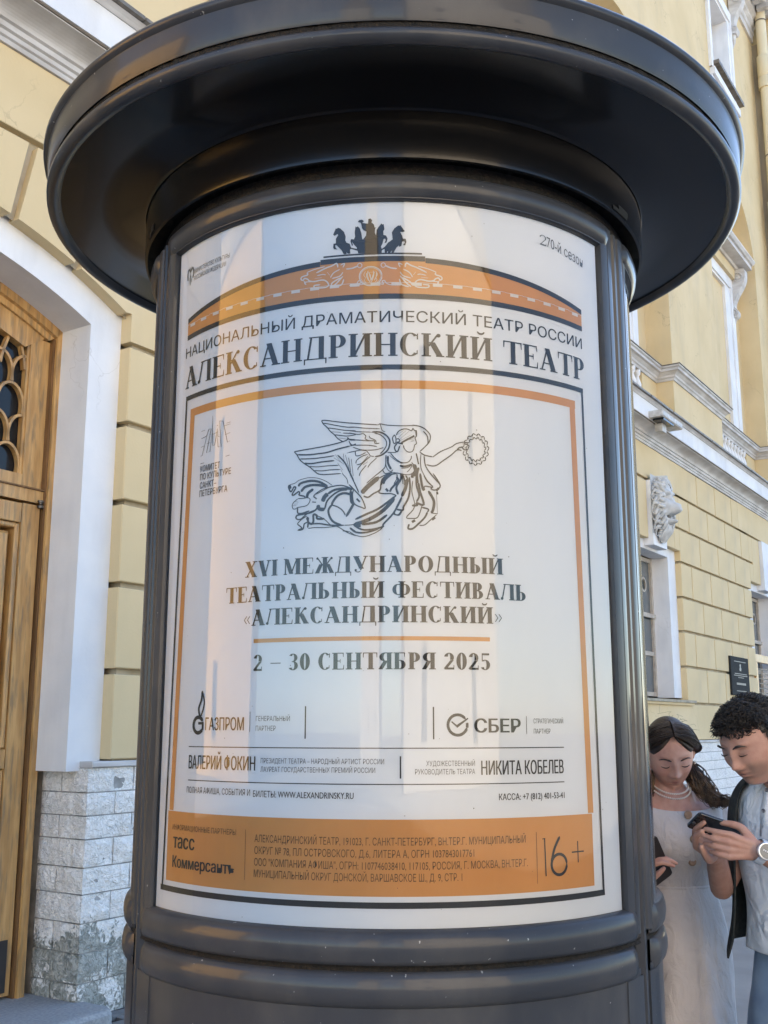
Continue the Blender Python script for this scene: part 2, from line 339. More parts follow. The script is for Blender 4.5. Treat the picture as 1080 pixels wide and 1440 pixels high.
# leaf
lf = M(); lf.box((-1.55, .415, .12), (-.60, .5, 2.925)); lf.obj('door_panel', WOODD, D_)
l2 = M(); l2.box((-.44, .385, .12), (-.312, .5, 2.922)); l2.obj('door_stile', WOOD, D_)
for z0, z1 in ((2.80, 2.92), (1.36, 1.47), (.12, .30)): M().box((-1.5, .387, z0), (-.442, .5, z1), .004).obj('door_rail', WOOD, D_)
for z0, z1 in ((1.55, 2.74), (.36, 1.30)): M().box((-1.5, .398, z0), (-.505, .5, z1), .02).obj('raised_panel', WOOD, D_)
for z0, z1 in ((1.475, 2.795), (.305, 1.355)):
    q = M(); q.box((-.475, .392, z0), (-.443, .5, z1), .008); q.box((-1.5, .392, z1-.03), (-.476, .5, z1), .008); q.obj('panel_moulding', WOOD, D_)
M().box((-1.5, .378, .14), (-.345, .386, .42), .002).obj('kick_plate', mat('kick_plate_iron', (.055, .05, .05), .5, metal=.5), D_)
hg = M()
for z0, r in ((2.905, .02), (2.928, .012), (2.938, .02)): hg.lathe([(0, z0), (r, z0), (r, z0+.014), (0, z0+.014)], 12, (-.325, .365))
hg.obj('hinge', mat('hinge_iron', (.10, .09, .08), .4, metal=.8), D_, smooth=True, angle=40)

# ------------------------------------------------------------------ windows of the lower storey (one seen, one hidden by the column)
def lower_window(cx, door=False):
    a, c = cx-1.05, cx+1.05
    w_ = empty('window' if not door else 'portal_window', (cx, 0, 0)); w_.parent = B
    m = M()
    for sg in (-1, 1):
        x0, x1 = sg*1.055, sg*.72
        m.grid([[(x0, .09, 2.0), (x1, .09, 2.0), (x1, .34, 2.0)], [(x0, .09, 4.2), (x1, .09, 4.02), (x1, .34, 4.02)]])
    m.grid([[(-1.055, .09, 4.2), (1.055, .09, 4.2)], [(-.72, .09, 4.02), (.72, .09, 4.02)], [(-.72, .34, 4.02), (.72, .34, 4.02)]])
    m.obj('window_surround', WHT, w_)
    f = M()
    for x in (-.70, 0, .70): f.box((x-.04, .33, 2.02), (x+.04, .38, 4.02))
    for z in (2.05, 3.17, 3.97, 2.62): f.box((-.66, .335, z-.03), (.66, .38, z+.03))
    f.box((-.70, .30, 3.13), (.70, .332, 3.19))
    for sx in (-.35, .35):
        f.lathe([(.08, 0), (.11, 0), (.11, .02), (.08, .02)], 20)
        for i in range(len(f.v)-80, len(f.v)): x, y, z = f.v[i]; f.v[i] = (x+sx, .335+z, 3.60+y)
    f.obj('window_frame', FRW, w_)
    M().box((-.66, .362, 2.04), (.66, .368, 4.0)).obj('window_pane', mat('window_glass', (.10, .115, .12), .06, spec=.8, bump=.04, bscale=3) if 'window_glass' not in MATS else MATS['window_glass'], w_)
    if not door:
        sm = M(); sm.box((-1.25, -.07, 1.93), (1.22, .34, 1.965)); sm.obj('sill', TIN, w_)
        M().box((-1.25, -.045, 1.895), (1.2, .1, 1.929)).obj('sill_ledge', YEL, w_)
    for sg in (-1, 1):      # flat lintel stones
        xs = sorted((sg*.31, sg*.815)); z0 = 4.15
        block(cx+xs[0]+.005, cx+xs[1]-.005, z0, ZR[7]-G, 0, .11)
        xs = sorted((sg*.815, sg*1.045))
        block(cx+xs[0]+.003, cx+xs[1], z0, ZR[6]-G, 0, .11); block(cx+xs[0]+.003, cx+xs[1], ZR[6]+G, ZR[7]-G, 0, .11)
    return w_
w1 = lower_window(9.95); w0 = lower_window(3.89); w2_ = lower_window(16.0, True)

# ------------------------------------------------------------------ main string course with cove
def molding(name, prof, s0, s1, m, parent=B, ends=True):
    q = M(); q.grid([[(s0, y, z) for y, z in prof], [(s1, y, z) for y, z in prof]])
    if ends:
        q.add([(s0, y, z) for y, z in prof], [tuple(range(len(prof)))]); q.add([(s1, y, z) for y, z in prof], [tuple(range(len(prof)-1, -1, -1))])
    return q.obj(name, m, parent)
SL, SR = -5.0, 70
molding('cornice_fillet', [(.1, 5.485), (-.02, 5.485), (-.02, 5.515), (-.035, 5.522), (-.035, 5.55), (-.055, 5.557), (-.055, 5.59), (-.075, 5.597), (-.075, 5.612)], SL, SR, GRW)
molding('cornice_cove', [(-.075, 5.612)] + [(-.075-.15*(1-cos(a*pi/16)), 5.612+.07*sin(a*pi/16)) for a in range(1, 9)] + [(-.225, 5.69), (.1, 5.69)], SL, SR, GRW)
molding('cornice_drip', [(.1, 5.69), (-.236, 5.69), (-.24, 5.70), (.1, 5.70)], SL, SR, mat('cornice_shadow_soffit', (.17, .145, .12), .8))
molding('cornice_fascia', [(.1, 5.70), (-.25, 5.70), (-.25, 5.935), (.1, 5.935)], SL, SR, WHT)
molding('cornice_cyma', [(.1, 5.935), (-.26, 5.935), (-.275, 5.955), (-.30, 5.975), (.1, 5.976)], SL, SR, GRW)
tn = M(); nseg = 160
for i in range(nseg):
    a = SL + (SR-SL)*i/nseg; c = a + (SR-SL)/nseg; j = random.uniform(-.004, .006)
    tn.box((a, -.335+j, 5.977+j*.5), (c-.004, .2, 6.0+j*.5+random.uniform(0, .004)))
tn.obj('cornice_flashing', TIN, B)
# ------------------------------------------------------------------ upper storeys: projecting piers, arched niches
UO, RO2 = .16, .57          # pier plane, niche back plane
up = M(); NH = 1.68; ZS = 10.95
centers = [3.9, 9.95, 16.0]
top = 17.3
pz = 6.0
edges = []
left = -5.0
for c in centers:
    up.box((left, UO, pz), (c-NH, 1.2, 13.4)); left = c+NH
up.box((left, UO, pz), (19.0, 1.2, 13.4))
up.box((-5.0, UO, 13.4), (centers[0]-NH, 1.2, 17.4)); 
up.obj('upper_wall', YEL, B)
sp = M()
for c in centers:      # spandrel with the arch cut out, soffit, back wall
    A_ = [(c+NH*sin(a*pi/32), ZS+NH*cos(a*pi/32)) for a in range(-16, 17)]
    sp.grid([[(x, UO, 13.4) for x, z in A_], [(x, UO, z) for x, z in A_], [(x, RO2, z) for x, z in A_]])
    sp.box((c-NH-.1, RO2, pz), (c+NH+.1, RO2+.3, 13.4))
sp.obj('arched_niche', YEL, B)
up2 = M(); up2.box((centers[0]-NH, UO, 13.401), (15.3, 1.2, 17.4)); up2.box((15.32+1.32, UO, 13.401), (19.0, 1.2, 17.4)); up2.box((15.3, UO, 13.401), (16.64, 1.2, 14.6)); up2.box((15.3, UO, 16.5), (16.64, 1.2, 17.4)); up2.box((15.3, .62, 14.6), (16.64, 1.2, 16.5))
up2.obj('attic_wall', YEL, B)
# pedestal cornice stepping round the piers
pprof = [(.0, 7.0), (-.02, 7.0), (-.03, 7.035), (-.05, 7.05), (-.055, 7.08), (-.10, 7.12), (-.135, 7.13), (-.135, 7.17), (-.16, 7.185), (-.16, 7.21), (.0, 7.22)]
def path_molding(name, path, prof, m):
    # path of (s,o) corners, profile offsets outward (towards -y)
    q = M(); rows = []
    for i, (s, o) in enumerate(path):
        d = [];
        for a, c in ((i-1, i), (i, i+1)):
            if a < 0 or c >= len(path): continue
            dx, dy = path[c][0]-path[a][0], path[c][1]-path[a][1]; l = hypot(dx, dy); d.append((dy/l, -dx/l))
        if len(d) == 1: nx, ny = d[0]
        else:
            nx, ny = d[0][0]+d[1][0], d[0][1]+d[1][1]; k = nx*d[0][0]+ny*d[0][1]; nx /= k; ny /= k
        rows.append([(s - nx*p, o - ny*p, z) for p, z in prof])
    q.grid(rows); return q.obj(name, m, B)
path = [(-5.0, UO)]
for c in centers: path += [(c-NH+.0, UO), (c-NH, .44), (c+NH, .44), (c+NH, UO)]
path += [(19.0, UO)]
path_molding('pedestal_cornice', path, pprof, GRW)
path_molding('pedestal_flashing', path, [(.0, 7.222), (-.175, 7.212), (-.175, 7.222), (0, 7.235)], TIN)
# balusters in the niche pedestals, pedestal ends
bprof = [(.0, 6.60), (.06, 6.60), (.06, 6.64), (.035, 6.66), (.06, 6.73), (.062, 6.77), (.035, 6.86), (.028, 6.90), (.05, 6.92), (.055, 6.96), (.055, 7.0), (0, 7.0)]
bm_ = None
for c in centers[1:]:
    pe = M(); pe.box((c-1.68, .44, pz), (c-1.02, .56, 7.0)); pe.box((c+1.02, .44, pz), (c+1.68, .56, 7.0)); pe.box((c-1.02, .44, pz), (c+1.02, .56, 6.6)); pe.obj('pedestal', YEL, B)
    for k in range(9):
        x = c-.88+k*.22
        if bm_ is None: bm_ = M().lathe(bprof, 12, (0, 0)).obj('baluster', WHT, B, smooth=True); bm_.location = (x, .47, 0)
        else: share(bm_, B, (x, .47, 0))
    # tall window with frame, entablature, consoles
    uw = empty('tall_window', (c, RO2, 0)); uw.parent = B
    f = M()
    for sg in (-1, 1):
        f.grid([[(sg*.5, .28, z), (sg*.5, -.06, z), (sg*.86, -.06, z), (sg*.86, -.09, z), (sg*1.07, -.09, z), (sg*1.07, .01, z)] for z in (7.2, 10.5)])
    f.box((-1.07, -.09, 10.5), (1.07, .0, 10.72)); f.box((-.5, -.06, 10.45), (.5, .25, 10.5))
    f.obj('window_frame', WHT, uw)
    M().box((-.5, .24, 7.2), (.5, .27, 10.45)).obj('window_pane', GLS, uw)
    f = M()
    for x in (-.46, 0, .46): f.box((x-.04, .19, 7.2), (x+.04, .24, 10.45))
    for z in (8.4, 9.4): f.box((-.46, .195, z-.03), (.46, .24, z+.03))
    f.obj('sash', FRW, uw)
    e = M(); e.box((-1.12, -.16, 10.72), (1.12, .0, 10.94)); e.obj('frieze', YEL, uw)
    h = M()
    pr = [(0, 10.94), (-.20, 10.94), (-.22, 10.99), (-.42, 11.0), (-.42, 11.08), (-.46, 11.09), (-.50, 11.14), (-.50, 11.17), (0, 11.22)]
    h.grid([[(-1.34, y, z) for y, z in pr], [(1.34, y, z) for y, z in pr]]); h.add([(1.34, y, z) for y, z in pr], [tuple(range(len(pr)))]); h.add([(-1.34, y, z) for y, z in pr], [tuple(range(len(pr)))])
    h.obj('hood_cornice', GRW, uw)
    for sg in (-1, 1):   # scrolled console
        k = M(); pts = []
        for i in range(26):
            t = i/25
            a = t*2*pi*1.1; r = .13-.09*t
            pts.append((-.20 - r*sin(a)*1.0 - .02, 10.78 - .13 + r*cos(a)))
        sc_pts = [(-.02, 10.93), (-.33, 10.93), (-.36, 10.80), (-.34, 10.66), (-.27, 10.52), (-.18, 10.38), (-.12, 10.24), (-.11, 10.14), (-.17, 10.05), (-.17, 9.96), (-.11, 9.90), (-.03, 9.90), (-.0, 9.98)]
        sc_pts = catmull(sc_pts, 3)
        x0, x1 = sg*1.07-.10, sg*1.07+.10
        n = len(sc_pts)
        k.add([(x0, y, z) for y, z in sc_pts] + [(x1, y, z) for y, z in sc_pts], [tuple(range(n)), tuple(range(2*n-1, n-1, -1))] + [(i, i+n, (i+1) % n+n, (i+1) % n) for i in range(n)])
        for (cy_, cz_, r0) in ((-.21, 10.74, .13), (-.1, 10.0, .075)):
            for xs in (x0-.012, x1+.012):
                sp_ = [(xs, cy_ + (r0*(1-i/22))*cos(i*.55), cz_ + (r0*(1-i/22))*sin(i*.55)) for i in range(20)]
                k.tube(sp_, .014, 6)
            k.add(*[[(x0-.02, cy_+r0*.3*cos(q*pi/4), cz_+r0*.3*sin(q*pi/4)) for q in range(8)], [tuple(range(8))]])
        k.tube([(sg*1.07, -.06, 9.9), (sg*1.07+.0, -.05, 9.8), (sg*1.07, -.03, 9.72)], [.06, .045, .01], 6)
        k.obj('console', GRW, uw, smooth=True, angle=35)
# attic window
aw = empty('attic_window', (16.0, UO, 0)); aw.parent = B
f = M()
for sg in (-1, 1):
    xi = .68 if sg < 0 else .62
    f.grid([[(sg*xi, .44, z), (sg*xi, -.03, z), (sg*(xi+.14), -.03, z), (sg*(xi+.14), -.06, z), (sg*(xi+.26), -.06, z), (sg*(xi+.26), .01, z)] for z in (14.5, 16.5)])
f.box((-.94, -.06, 16.5), (.9, .0, 16.74)); f.box((-.68, -.02, 16.44), (.62, .4, 16.5)); f.obj('window_frame', WHT, aw)
M().box((-.69, .3, 14.5), (.63, .33, 16.5)).obj('window_pane', mat('pale_blind', (.5, .5, .5), .7), aw)
s_ = M(); s_.box((-.78, -.16, 14.62), (1.1, .3, 14.70)); s_.obj('sill', TIN, aw)
s_ = M(); s_.box((-.9, -.1, 14.34), (1.0, .0, 14.50)); s_.box((-.95, -.05, 14.0), (.98, .0, 14.32)); s_.obj('apron', WHT, aw)
pts = catmull([(-.02, 17.25), (-.30, 17.25), (-.33, 17.1), (-.28, 16.9), (-.16, 16.7), (-.12, 16.5), (-.18, 16.4), (-.14, 16.28), (-.03, 16.3)], 3); n = len(pts)
for sg in (-1, 1):
    k = M(); x0, x1 = sg*.98-.1, sg*.98+.1
    k.add([(x0, y, z) for y, z in pts] + [(x1, y, z) for y, z in pts], [tuple(range(n)), tuple(range(2*n-1, n-1, -1))] + [(i, i+n, (i+1) % n+n, (i+1) % n) for i in range(n)])
    for xs in (x0-.01, x1+.01):
        k.tube([(xs, -.19+.12*(1-i/20)*cos(i*.55), 17.08+.12*(1-i/20)*sin(i*.55)) for i in range(18)], .014, 6)
        k.tube([(xs, -.12+.06*(1-i/20)*cos(i*.55), 16.38+.06*(1-i/20)*sin(i*.55)) for i in range(18)], .012, 6)
    k.tube([(sg*.98, -.06, 16.3), (sg*.98, -.05, 16.1), (sg*.98, -.02, 15.95)], [.07, .05, .01], 6)
    k.obj('console', GRW, aw, smooth=True, angle=35)
# crowning cornice with modillions
cprof = [(0, 17.25), (-.05, 17.25), (-.05, 17.4), (-.08, 17.42), (-.08, 17.55), (-.14, 17.6), (-.14, 17.7), (-.22, 17.75), (-.22, 17.95), (-.62, 18.0), (-.62, 18.2), (-.72, 18.3), (-.75, 18.42), (0, 18.5)]
pathc = [(-5.0, UO), (18.9, UO)]
path_molding('crowning_cornice', pathc, cprof, GRW)
md = M()
md.box((-.07, 0, 0), (.07, .34, .17)); md.tube([(0, .02, .08), (0, .10, .0), (0, .26, .05)], [.05, .06, .04], 6)
md0 = md.obj('modillion', GRW, B, loc=(11.0, UO-.6, 17.8))
for i in range(1, 25): share(md0, B, (11.0+i*.33, UO-.6, 17.8))
# projecting wing at the far end
rz = M(); rz.box((19.0, -.28, 0), (70, 1.2, 19)); rz.obj('projecting_wing', YEL, B)
gw = M(); gw.box((18.93, .02, 6.0), (19.0, .16, 17.2)); gw.obj('corner_shade_strip', mat('brown_shade_strip', (.26, .21, .15), .8, (.36, .30, .21), scale=4, stretch=(1, 1, .3)), B)  # shade on the wing's return face, painted in as a brown strip
path_molding('string_course', [(19.0, .16), (19.0, -.28), (70, -.28)], pprof, GRW)
# drainpipe, a thing of its own
dp = empty('drainpipe', W(18.75, -.12, 0), WRZ, 'cream painted drainpipe with wider collars near the corner of the projecting wing', 'drainpipe')
PIPE = mat('cream_pipe_paint', (.62, .52, .33), .6, (.68, .59, .41), scale=3, stretch=(1, 1, .3))
M().tube([(0, 0, 6.0), (0, 0, 12), (0, 0, 19.4)], .115, 16).obj('pipe', PIPE, dp, smooth=True, angle=50)
col = M().lathe([(.11, 0), (.15, 0), (.15, .25), (.13, .28), (.15, .31), (.15, .8), (.11, .84)], 16).obj('collar', PIPE, dp, smooth=True, angle=50); col.location = (0, 0, 15.9)
for z in (8.6, 12.3): share(col, dp, (0, 0, z))
br = M().lathe([(.119, 0), (.125, 0), (.125, .03), (.119, .03)], 16).obj('bracket', TIN, dp); br.location = (0, 0, 17.6)
for z in (7.6, 10.6, 14.2): share(br, dp, (0, 0, z))
# corner blocks, beam and gate of the far doorway
M().box((14.97, .33, 1.4), (15.12, .5, 4.0)).obj('far_door_frame', WOOD, B)
gate = empty('wooden_gate', W(15.02, .02, 0), WRZ, 'wooden beam with thin dark horizontal bars in the far doorway', 'gate')
M().box((0, 0, 2.72), (1.9, .06, 2.86), .004).obj('beam', WOOD, gate)
M().box((.0, .01, .1), (.14, .05, 2.72), .004).obj('post', WOOD, gate)
bar_ = M().box((.1, .02, 0), (1.9, .035, .014)).obj('bar', mat('gate_bar_iron', (.05, .04, .035), .5), gate)
bar_.location = (0, 0, 2.6)
for i in range(1, 10): share(bar_, gate, (0, 0, 2.6-.085*i))

# ------------------------------------------------------------------ plinth stones
def stone(w, h, d, nx, nz, seed):
    """rough faced stone, front at y=0, extends to +y"""
    m = M(); g = .004
    P = []
    for i in range(nz+1):
        row = []
        for j in range(nx+1):
            x = w*j/nx; z = h*i/nz; e = min(j, nx-j, i*1.0, nz-i)
            dd = .0 if e > 0 else .007
            n_ = noise.noise(Vector((x*9+seed, z*11, seed*3.1))) * .022 + noise.noise(Vector((x*30+seed, z*30, seed))) * .007
            row.append((min(max(x, g), w-g), dd - n_*(1 if e > 0 else .3), min(max(z, g), h-g)))
        P.append(row)
    m.grid([r[::-1] for r in P])
    bk_ = [P[0][0], P[0][-1], P[-1][-1], P[-1][0]]
    q = [(x, d, z) for x, _, z in bk_]
    m.add(bk_ + q, [(0, 4, 5, 1), (1, 5, 6, 2), (2, 6, 7, 3), (3, 7, 4, 0)])
    return m
ZP = [0, .19, .35, .51, .665, .81, .965, 1.095, 1.225, 1.365]
M().box((-.145, .012, 0), (14.93, .5, 1.38)).obj('plinth_core', mat('plinth_mortar', (.22, .22, .21), .95, (.40, .40, .39), scale=9), B)
M().box((-.15, -.02, 1.366), (14.95, .3, 1.40), .006).obj('plinth_cap', GRW, B)
protos = {}
for r in range(len(ZP)-1):
    z0, h = ZP[r], ZP[r+1]-ZP[r]
    x = -.16; k = 0
    # near stretch: detailed stones, individually shaped
    while x < 1.5:
        w_ = random.uniform(.28, .62)
        if k == 0: w_ = .22 if r % 2 else .36
        o = stone(w_, h, .12, 10, 4, r*7.3+k*3.7).obj('plinth_stone', STN, B, smooth=True, loc=(x, 0, z0), angle=60); x += w_; k += 1
    # return face in the doorway
    y = 0.012
    js = [.0, .11 if r % 2 else .23, .40]
    for i in range(2):
        wd = js[i+1]-js[i]-(.012 if i == 0 else 0)
        o = stone(wd, h, .1, 6, 4, 50+r*5.1+i*2.3).obj('plinth_stone', STN, B, smooth=True, angle=60)
        o.rotation_euler = (0, 0, -pi/2); o.location = (-.162, js[i]+(.012 if i == 0 else 0)+wd, z0)
    # far stretch: lighter shared stones
    x = 8.6 + .25*(r % 2)
    while x < 14.6:
        key = (random.randrange(3), r)
        if key not in protos:
            wd = (.42, .5, .6)[key[0]]; protos[key] = (stone(wd, h, .12, 3, 2, r*3.3+key[0]).obj('plinth_stone', STN, B, smooth=True, angle=60), wd); protos[key][0].location = (x, 0, z0); x += wd; continue
        share(protos[key][0], B, (x, 0, z0)); x += protos[key][1]
fill = stone(7.2, 1.365, .1, 40, 14, 99).obj('plinth_face', STN, B, smooth=True, angle=60); fill.location = (1.75, .0, 0)
# doorstep, paving
st_ = M(); rr = [(-.02, .0), (-.02, .075), (.0, .095), (.025, .1), (.9, .102)]
sp0 = [(.10, .0), (.10, .075), (.08, .095), (.055, .1)]
stp = M(); stp.grid([[(-2.9, -.25+y, z) for y, z in rr[:4]], [(-.17, -.25+y, z) for y, z in rr[:4]]]); stp.add([(-2.9, -.225, .1), (-.17, -.225, .1), (-.17, .6, .102), (-2.9, .6, .102)], [(0, 1, 2, 3)])
stp.grid([[(-.17, -.25+y, z) for y, z in rr[:4]], [(-.155+.02, -.235+y, z) for y, z in rr[:4]], [(-.12, -.2, z) for y, z in rr[:4]], [(-.12, .0, z) for y, z in rr[:4]]])
stp.add([(-.17, -.225, .1), (-.12, -.2, .1), (-.12, .0, .1), (-.17, .02, .1)], [(0, 1, 2, 3)])
d_ = stp.obj('door_step', GRAN, B)
M().add([(-1.62, -1.32, -.012), (3.4, -1.32, -.012), (3.4, .05, -.012), (-1.62, .05, -.012)], [(0, 1, 2, 3)]).obj('pavement_bed', DIRT)
pb = bpy.data.objects['pavement_bed']; pb.location = WLOC; pb.rotation_euler = (0, 0, WRZ); tag(pb, kind='structure')
pvs = [M().box((0, 0, -.03), (.196, .096, .006+.002*i)).obj('paving_stone', PAVE, pb) for i in range(3)]
cnt = 0
for j in range(10):
    for i in range(24):
        if cnt > 240: break
        s = -1.6 + i*.2 + (.1 if j % 2 else 0); y = -.3 - j*.1
        if s < -.13 and y > -.3: continue
        if cnt < 3: o = pvs[cnt]; o.location = (s, y, 0)
        else: share(pvs[random.randrange(3)], pb, (s, y+.0, random.uniform(-.003, .002)))
        cnt += 1
for j in range(2):
    for i in range(22):
        if cnt > 290: break
        share(pvs[random.randrange(3)], pb, (-.08+i*.2+(.1 if j else 0), -.12-j*.1, random.uniform(-.003, .002))); cnt += 1

# ------------------------------------------------------------------ plaque, floodlight
pq = empty('wall_plaque', W(13.2, -.035, 2.1), WRZ, 'dark bronze plaque with rows of small lettering on the yellow blocks beside the far doorway', 'plaque')
PQM = mat('plaque_bronze', (.018, .020, .021), .8, (.028, .029, .030), scale=20, spec=.15)
M().box((0, 0, 0), (1.08, .034, .63), .006).obj('plate', PQM, pq)
PQL = mat('plaque_relief', (.22, .22, .215), .5, metal=.3)
t = M()
def dash(x0, x1, z, h, n):
    x = x0
    for i in range(n):
        ww = (x1-x0)/n*.7; t.box((x, -.004, z), (x+ww, .002, z+h)); x += (x1-x0)/n
for x0, x1, z, h, n in ((.2, .9, .545, .014, 22), (.2, .92, .345, .014, 24), (.14, .96, .315, .014, 26), (.38, .74, .285, .012, 12), (.28, .84, .17, .035, 13), (.26, .84, .065, .012, 18)): dash(x0, x1, z, h, n)
t.obj('lettering', PQL, pq)
t = M(); t.prism([(.5, .40), (.58, .40), (.6, .44), (.57, .46), (.585, .5), (.54, .52), (.5, .49), (.52, .46), (.48, .43)], -.005, .002); t.obj('crest', PQL, pq)
fl = empty('floodlight', W(9.15, -.30, 5.70), WRZ, 'small weathered white floodlight box clamped to the white string course above the window', 'floodlight')
FM = mat('floodlight_casing', (.55, .54, .52), .5, (.35, .33, .30), scale=14)
M().box((0, -.15, .01), (.85, .05, .10), .015).obj('casing', FM, fl)
M().box((.08, -.13, -.02), (.5, .02, .012)).obj('lamp_glass', GLS, fl)
M().box((.25, -.05, -.13), (.42, .05, .0)).obj('bracket', FM, fl)
M().tube([(.3, .02, .1), (.32, .1, .2), (.2, .15, .3)], .012, 6).obj('cable', TIN, fl)

# ------------------------------------------------------------------ surroundings behind the camera: they shade the street and stand in the reflections
def back_house(name, x0, x1, y0, y1, h, m, label, roof=None, nx=6, nz=4):
    e = empty(name, ((x0+x1)/2, y1, 0), 0, label, 'building'); cx, cyy = (x0+x1)/2, y1
    M().box((x0-cx, y0-cyy, 0), (x1-cx, 0, h)).obj('wall', m, e)
    wm = M(); dx = (x1-x0)/nx; dz = (h-1)/nz
    proto = None
    for i in range(nx):
        for k in range(nz):
            l = (x0-cx+dx*(i+.3), -.0, 1.2+k*dz)
            if proto is None: proto = M().box((0, -.02, 0), (dx*.10, .03, dz*.30)).obj('window', GLS, e, loc=l)
            else: share(proto, e, l)
    if roof:
        M().prism([(x0-cx-.3, h), (x1-cx+.3, h), ((x0+x1)/2-cx, h+roof)], y0-cyy, .2).obj('roof', TIN, e)
    return e
YS = mat('ochre_house_plaster', (.80, .50, .16), .9); PS = mat('pale_house_plaster', (.55, .52, .48), .9)
M().box((-4.98, 1.25, 0), (70, 15, 17.5)).obj('building_body', YEL, B)
M().prism([(-5.3, 18.45), (70, 18.45), (70, 19.5), (-5.3, 19.5)], -.2, 15).obj('roof', TIN, B)
M().box((-4.98, .601, 0), (-3.2, 1.25, 17.5)).obj('corner_wall', YEL, B)
h1 = back_house('ochre_town_house', -26, 8, -10, 0, 17, YS, 'sunlit ochre town house at the left end of the square, seen only in the reflections', nx=2, nz=2, roof=2)
h1.location = (-36, 3, 0); h1.rotation_euler = (0, 0, RAD(-52))
back_house('pale_town_house', 1.5, 24, -34, -22, 17, PS, 'pale town house across the square behind the camera', roof=5, nx=2, nz=2)
h3 = back_house('grey_church', -13, -6, -60, -48, 20, PS, 'distant grey church with a spire behind the camera', roof=20, nx=3)
# ------------------------------------------------------------------ advertising column
CX, CY = .027, 3.0
PNT = mat('graphite_paint', (0.034, 0.037, 0.043), .46, (0.044, 0.047, 0.054), scale=3, detail=6, bump=.10, bscale=220, coat=.24, coatr=.07, dist=.002, spec=.15)
N, L, b = nodes(PNT)
dm = noise_mask(N, L, 5, .5, .85, (1, 1, .6), detail=9); base = b.inputs['Base Color'].links[0].from_socket
ml = N.new('ShaderNodeMath'); ml.operation = 'MULTIPLY'; ml.inputs[1].default_value = .38; L.new(dm, ml.inputs[0])
c1_ = mixcol(N, L, ml.outputs[0], base, (.16, .145, .125))
chm = noise_mask(N, L, 70, .73, .75, detail=3); L.new(mixcol(N, L, chm, c1_, (.30, .30, .29)), b.inputs['Base Color'])
sr = N.new('ShaderNodeMapRange'); sr.inputs[3].default_value = .30; sr.inputs[4].default_value = .55; L.new(dm, sr.inputs[0]); L.new(sr.outputs[0], b.inputs['Roughness'])
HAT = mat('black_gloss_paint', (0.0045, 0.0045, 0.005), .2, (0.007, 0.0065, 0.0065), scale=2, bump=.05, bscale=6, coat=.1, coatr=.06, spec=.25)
GRIME = mat('rusty_groove', (0.004, 0.0035, 0.003), .9, (0.014, 0.010, 0.006), scale=60, detail=6, bump=1.0, bscale=90)
K = empty('advertising_column', (CX, CY, 0), 0, 'large round dark grey advertising column with a wide flat brim and a lit-up curved festival poster', 'advertising column')
K['label'] = 'large round dark grey advertising column with a wide black brim and a curved festival poster'
hl = M().lathe([(0, 3.19), (.9, 3.18), (.985, 3.168), (1.006, 3.160), (1.012, 3.150), (1.010, 3.140), (1.000, 3.134)], 160); hl.obj('hat_top', PNT, K, smooth=True, angle=50)
M().lathe([(1.000, 3.134), (.997, 3.10), (.994, 3.070), (.990, 3.060)], 160).obj('hat_fascia', PNT, K, smooth=True, angle=50)
gv = M(); 
def groove_r(a): return .985 + .004*noise.noise(Vector((a*60, 1, 1)))
gv.grid([[(groove_r(2*pi*i/360+z)*sin(2*pi*i/360), -groove_r(2*pi*i/360+z)*cos(2*pi*i/360), zz) for z, zz in ((0, 3.062), (1, 3.050), (2, 3.040))] for i in range(360)], cu=True); gv.obj('hat_groove', GRIME, K, smooth=True)
M().lathe([(.985, 3.044), (.993, 3.043), (.997, 3.036), (.996, 3.026), (.989, 3.018), (.978, 3.014), (.968, 3.016), (.962, 3.022), (.958, 3.030)], 160).obj('hat_lip', PNT, K, smooth=True, angle=70)
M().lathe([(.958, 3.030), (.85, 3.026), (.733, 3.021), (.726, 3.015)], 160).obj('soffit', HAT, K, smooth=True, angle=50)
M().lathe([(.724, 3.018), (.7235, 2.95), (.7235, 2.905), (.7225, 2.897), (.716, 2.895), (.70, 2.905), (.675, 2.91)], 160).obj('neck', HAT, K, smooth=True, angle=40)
M().lathe([(.676, 2.912), (.676, 2.870)], 120).obj('neck_gap', GRIME, K)
sl_ = M()
for a0, a1, z0, z1 in ((50.6, 57.5, 2.903, 2.913), (53.2, 58.0, 2.912, 2.926)):
    sl_.lathe([(.7245, z0), (.7260, z0), (.7260, z1), (.7245, z1)], 6, a0=RAD(a0), a1=RAD(a1))
for a0, a1, z0, z1 in ((-66.0, -64.6, 2.900, 2.912), (-64.8, -62.8, 2.906, 2.926)):
    sl_.lathe([(.7245, z0), (.7260, z0), (.7260, z1), (.7245, z1)], 6, a0=RAD(a0), a1=RAD(a1))
sl_.obj('latch_slot', mat('slot_black', (.004, .004, .004), .9), K)
# inner drum, seam, foot
M().lathe([(.664, 2.90), (.664, 1.15), (.668, 1.128), (.668, 1.108), (.664, 1.09), (.664, .12), (.70, .10), (.70, 0)], 120).obj('drum', mat('drum_dark', (.02, .02, .022), .6), K)
M().lathe([(.684, 1.123), (.680, 1.117), (.684, 1.110)], 120).obj('seam', GRIME, K)
M().lathe([(.69, 0), (.735, .0), (.735, .05), (.725, .075), (.69, .09)], 120).obj('foot_ring', PNT, K, smooth=True, angle=40)
MID = -3.05; HP = 52.65         # poster centre and half width in degrees
PR = .68
def cylp(u, z, r=PR, mid=0):  # u in metres along the arc
    a = u/PR; return (r*sin(a), -r*cos(a), z)
def sweep(prof, a0, a1, n=28, m=None):   # prof (r,z), angle in degrees
    m = m or M(); m.grid([[(r*sin(RAD(a0+(a1-a0)*i/n)), -r*cos(RAD(a0+(a1-a0)*i/n)), z) for r, z in prof] for i in range(n+1)]); return m
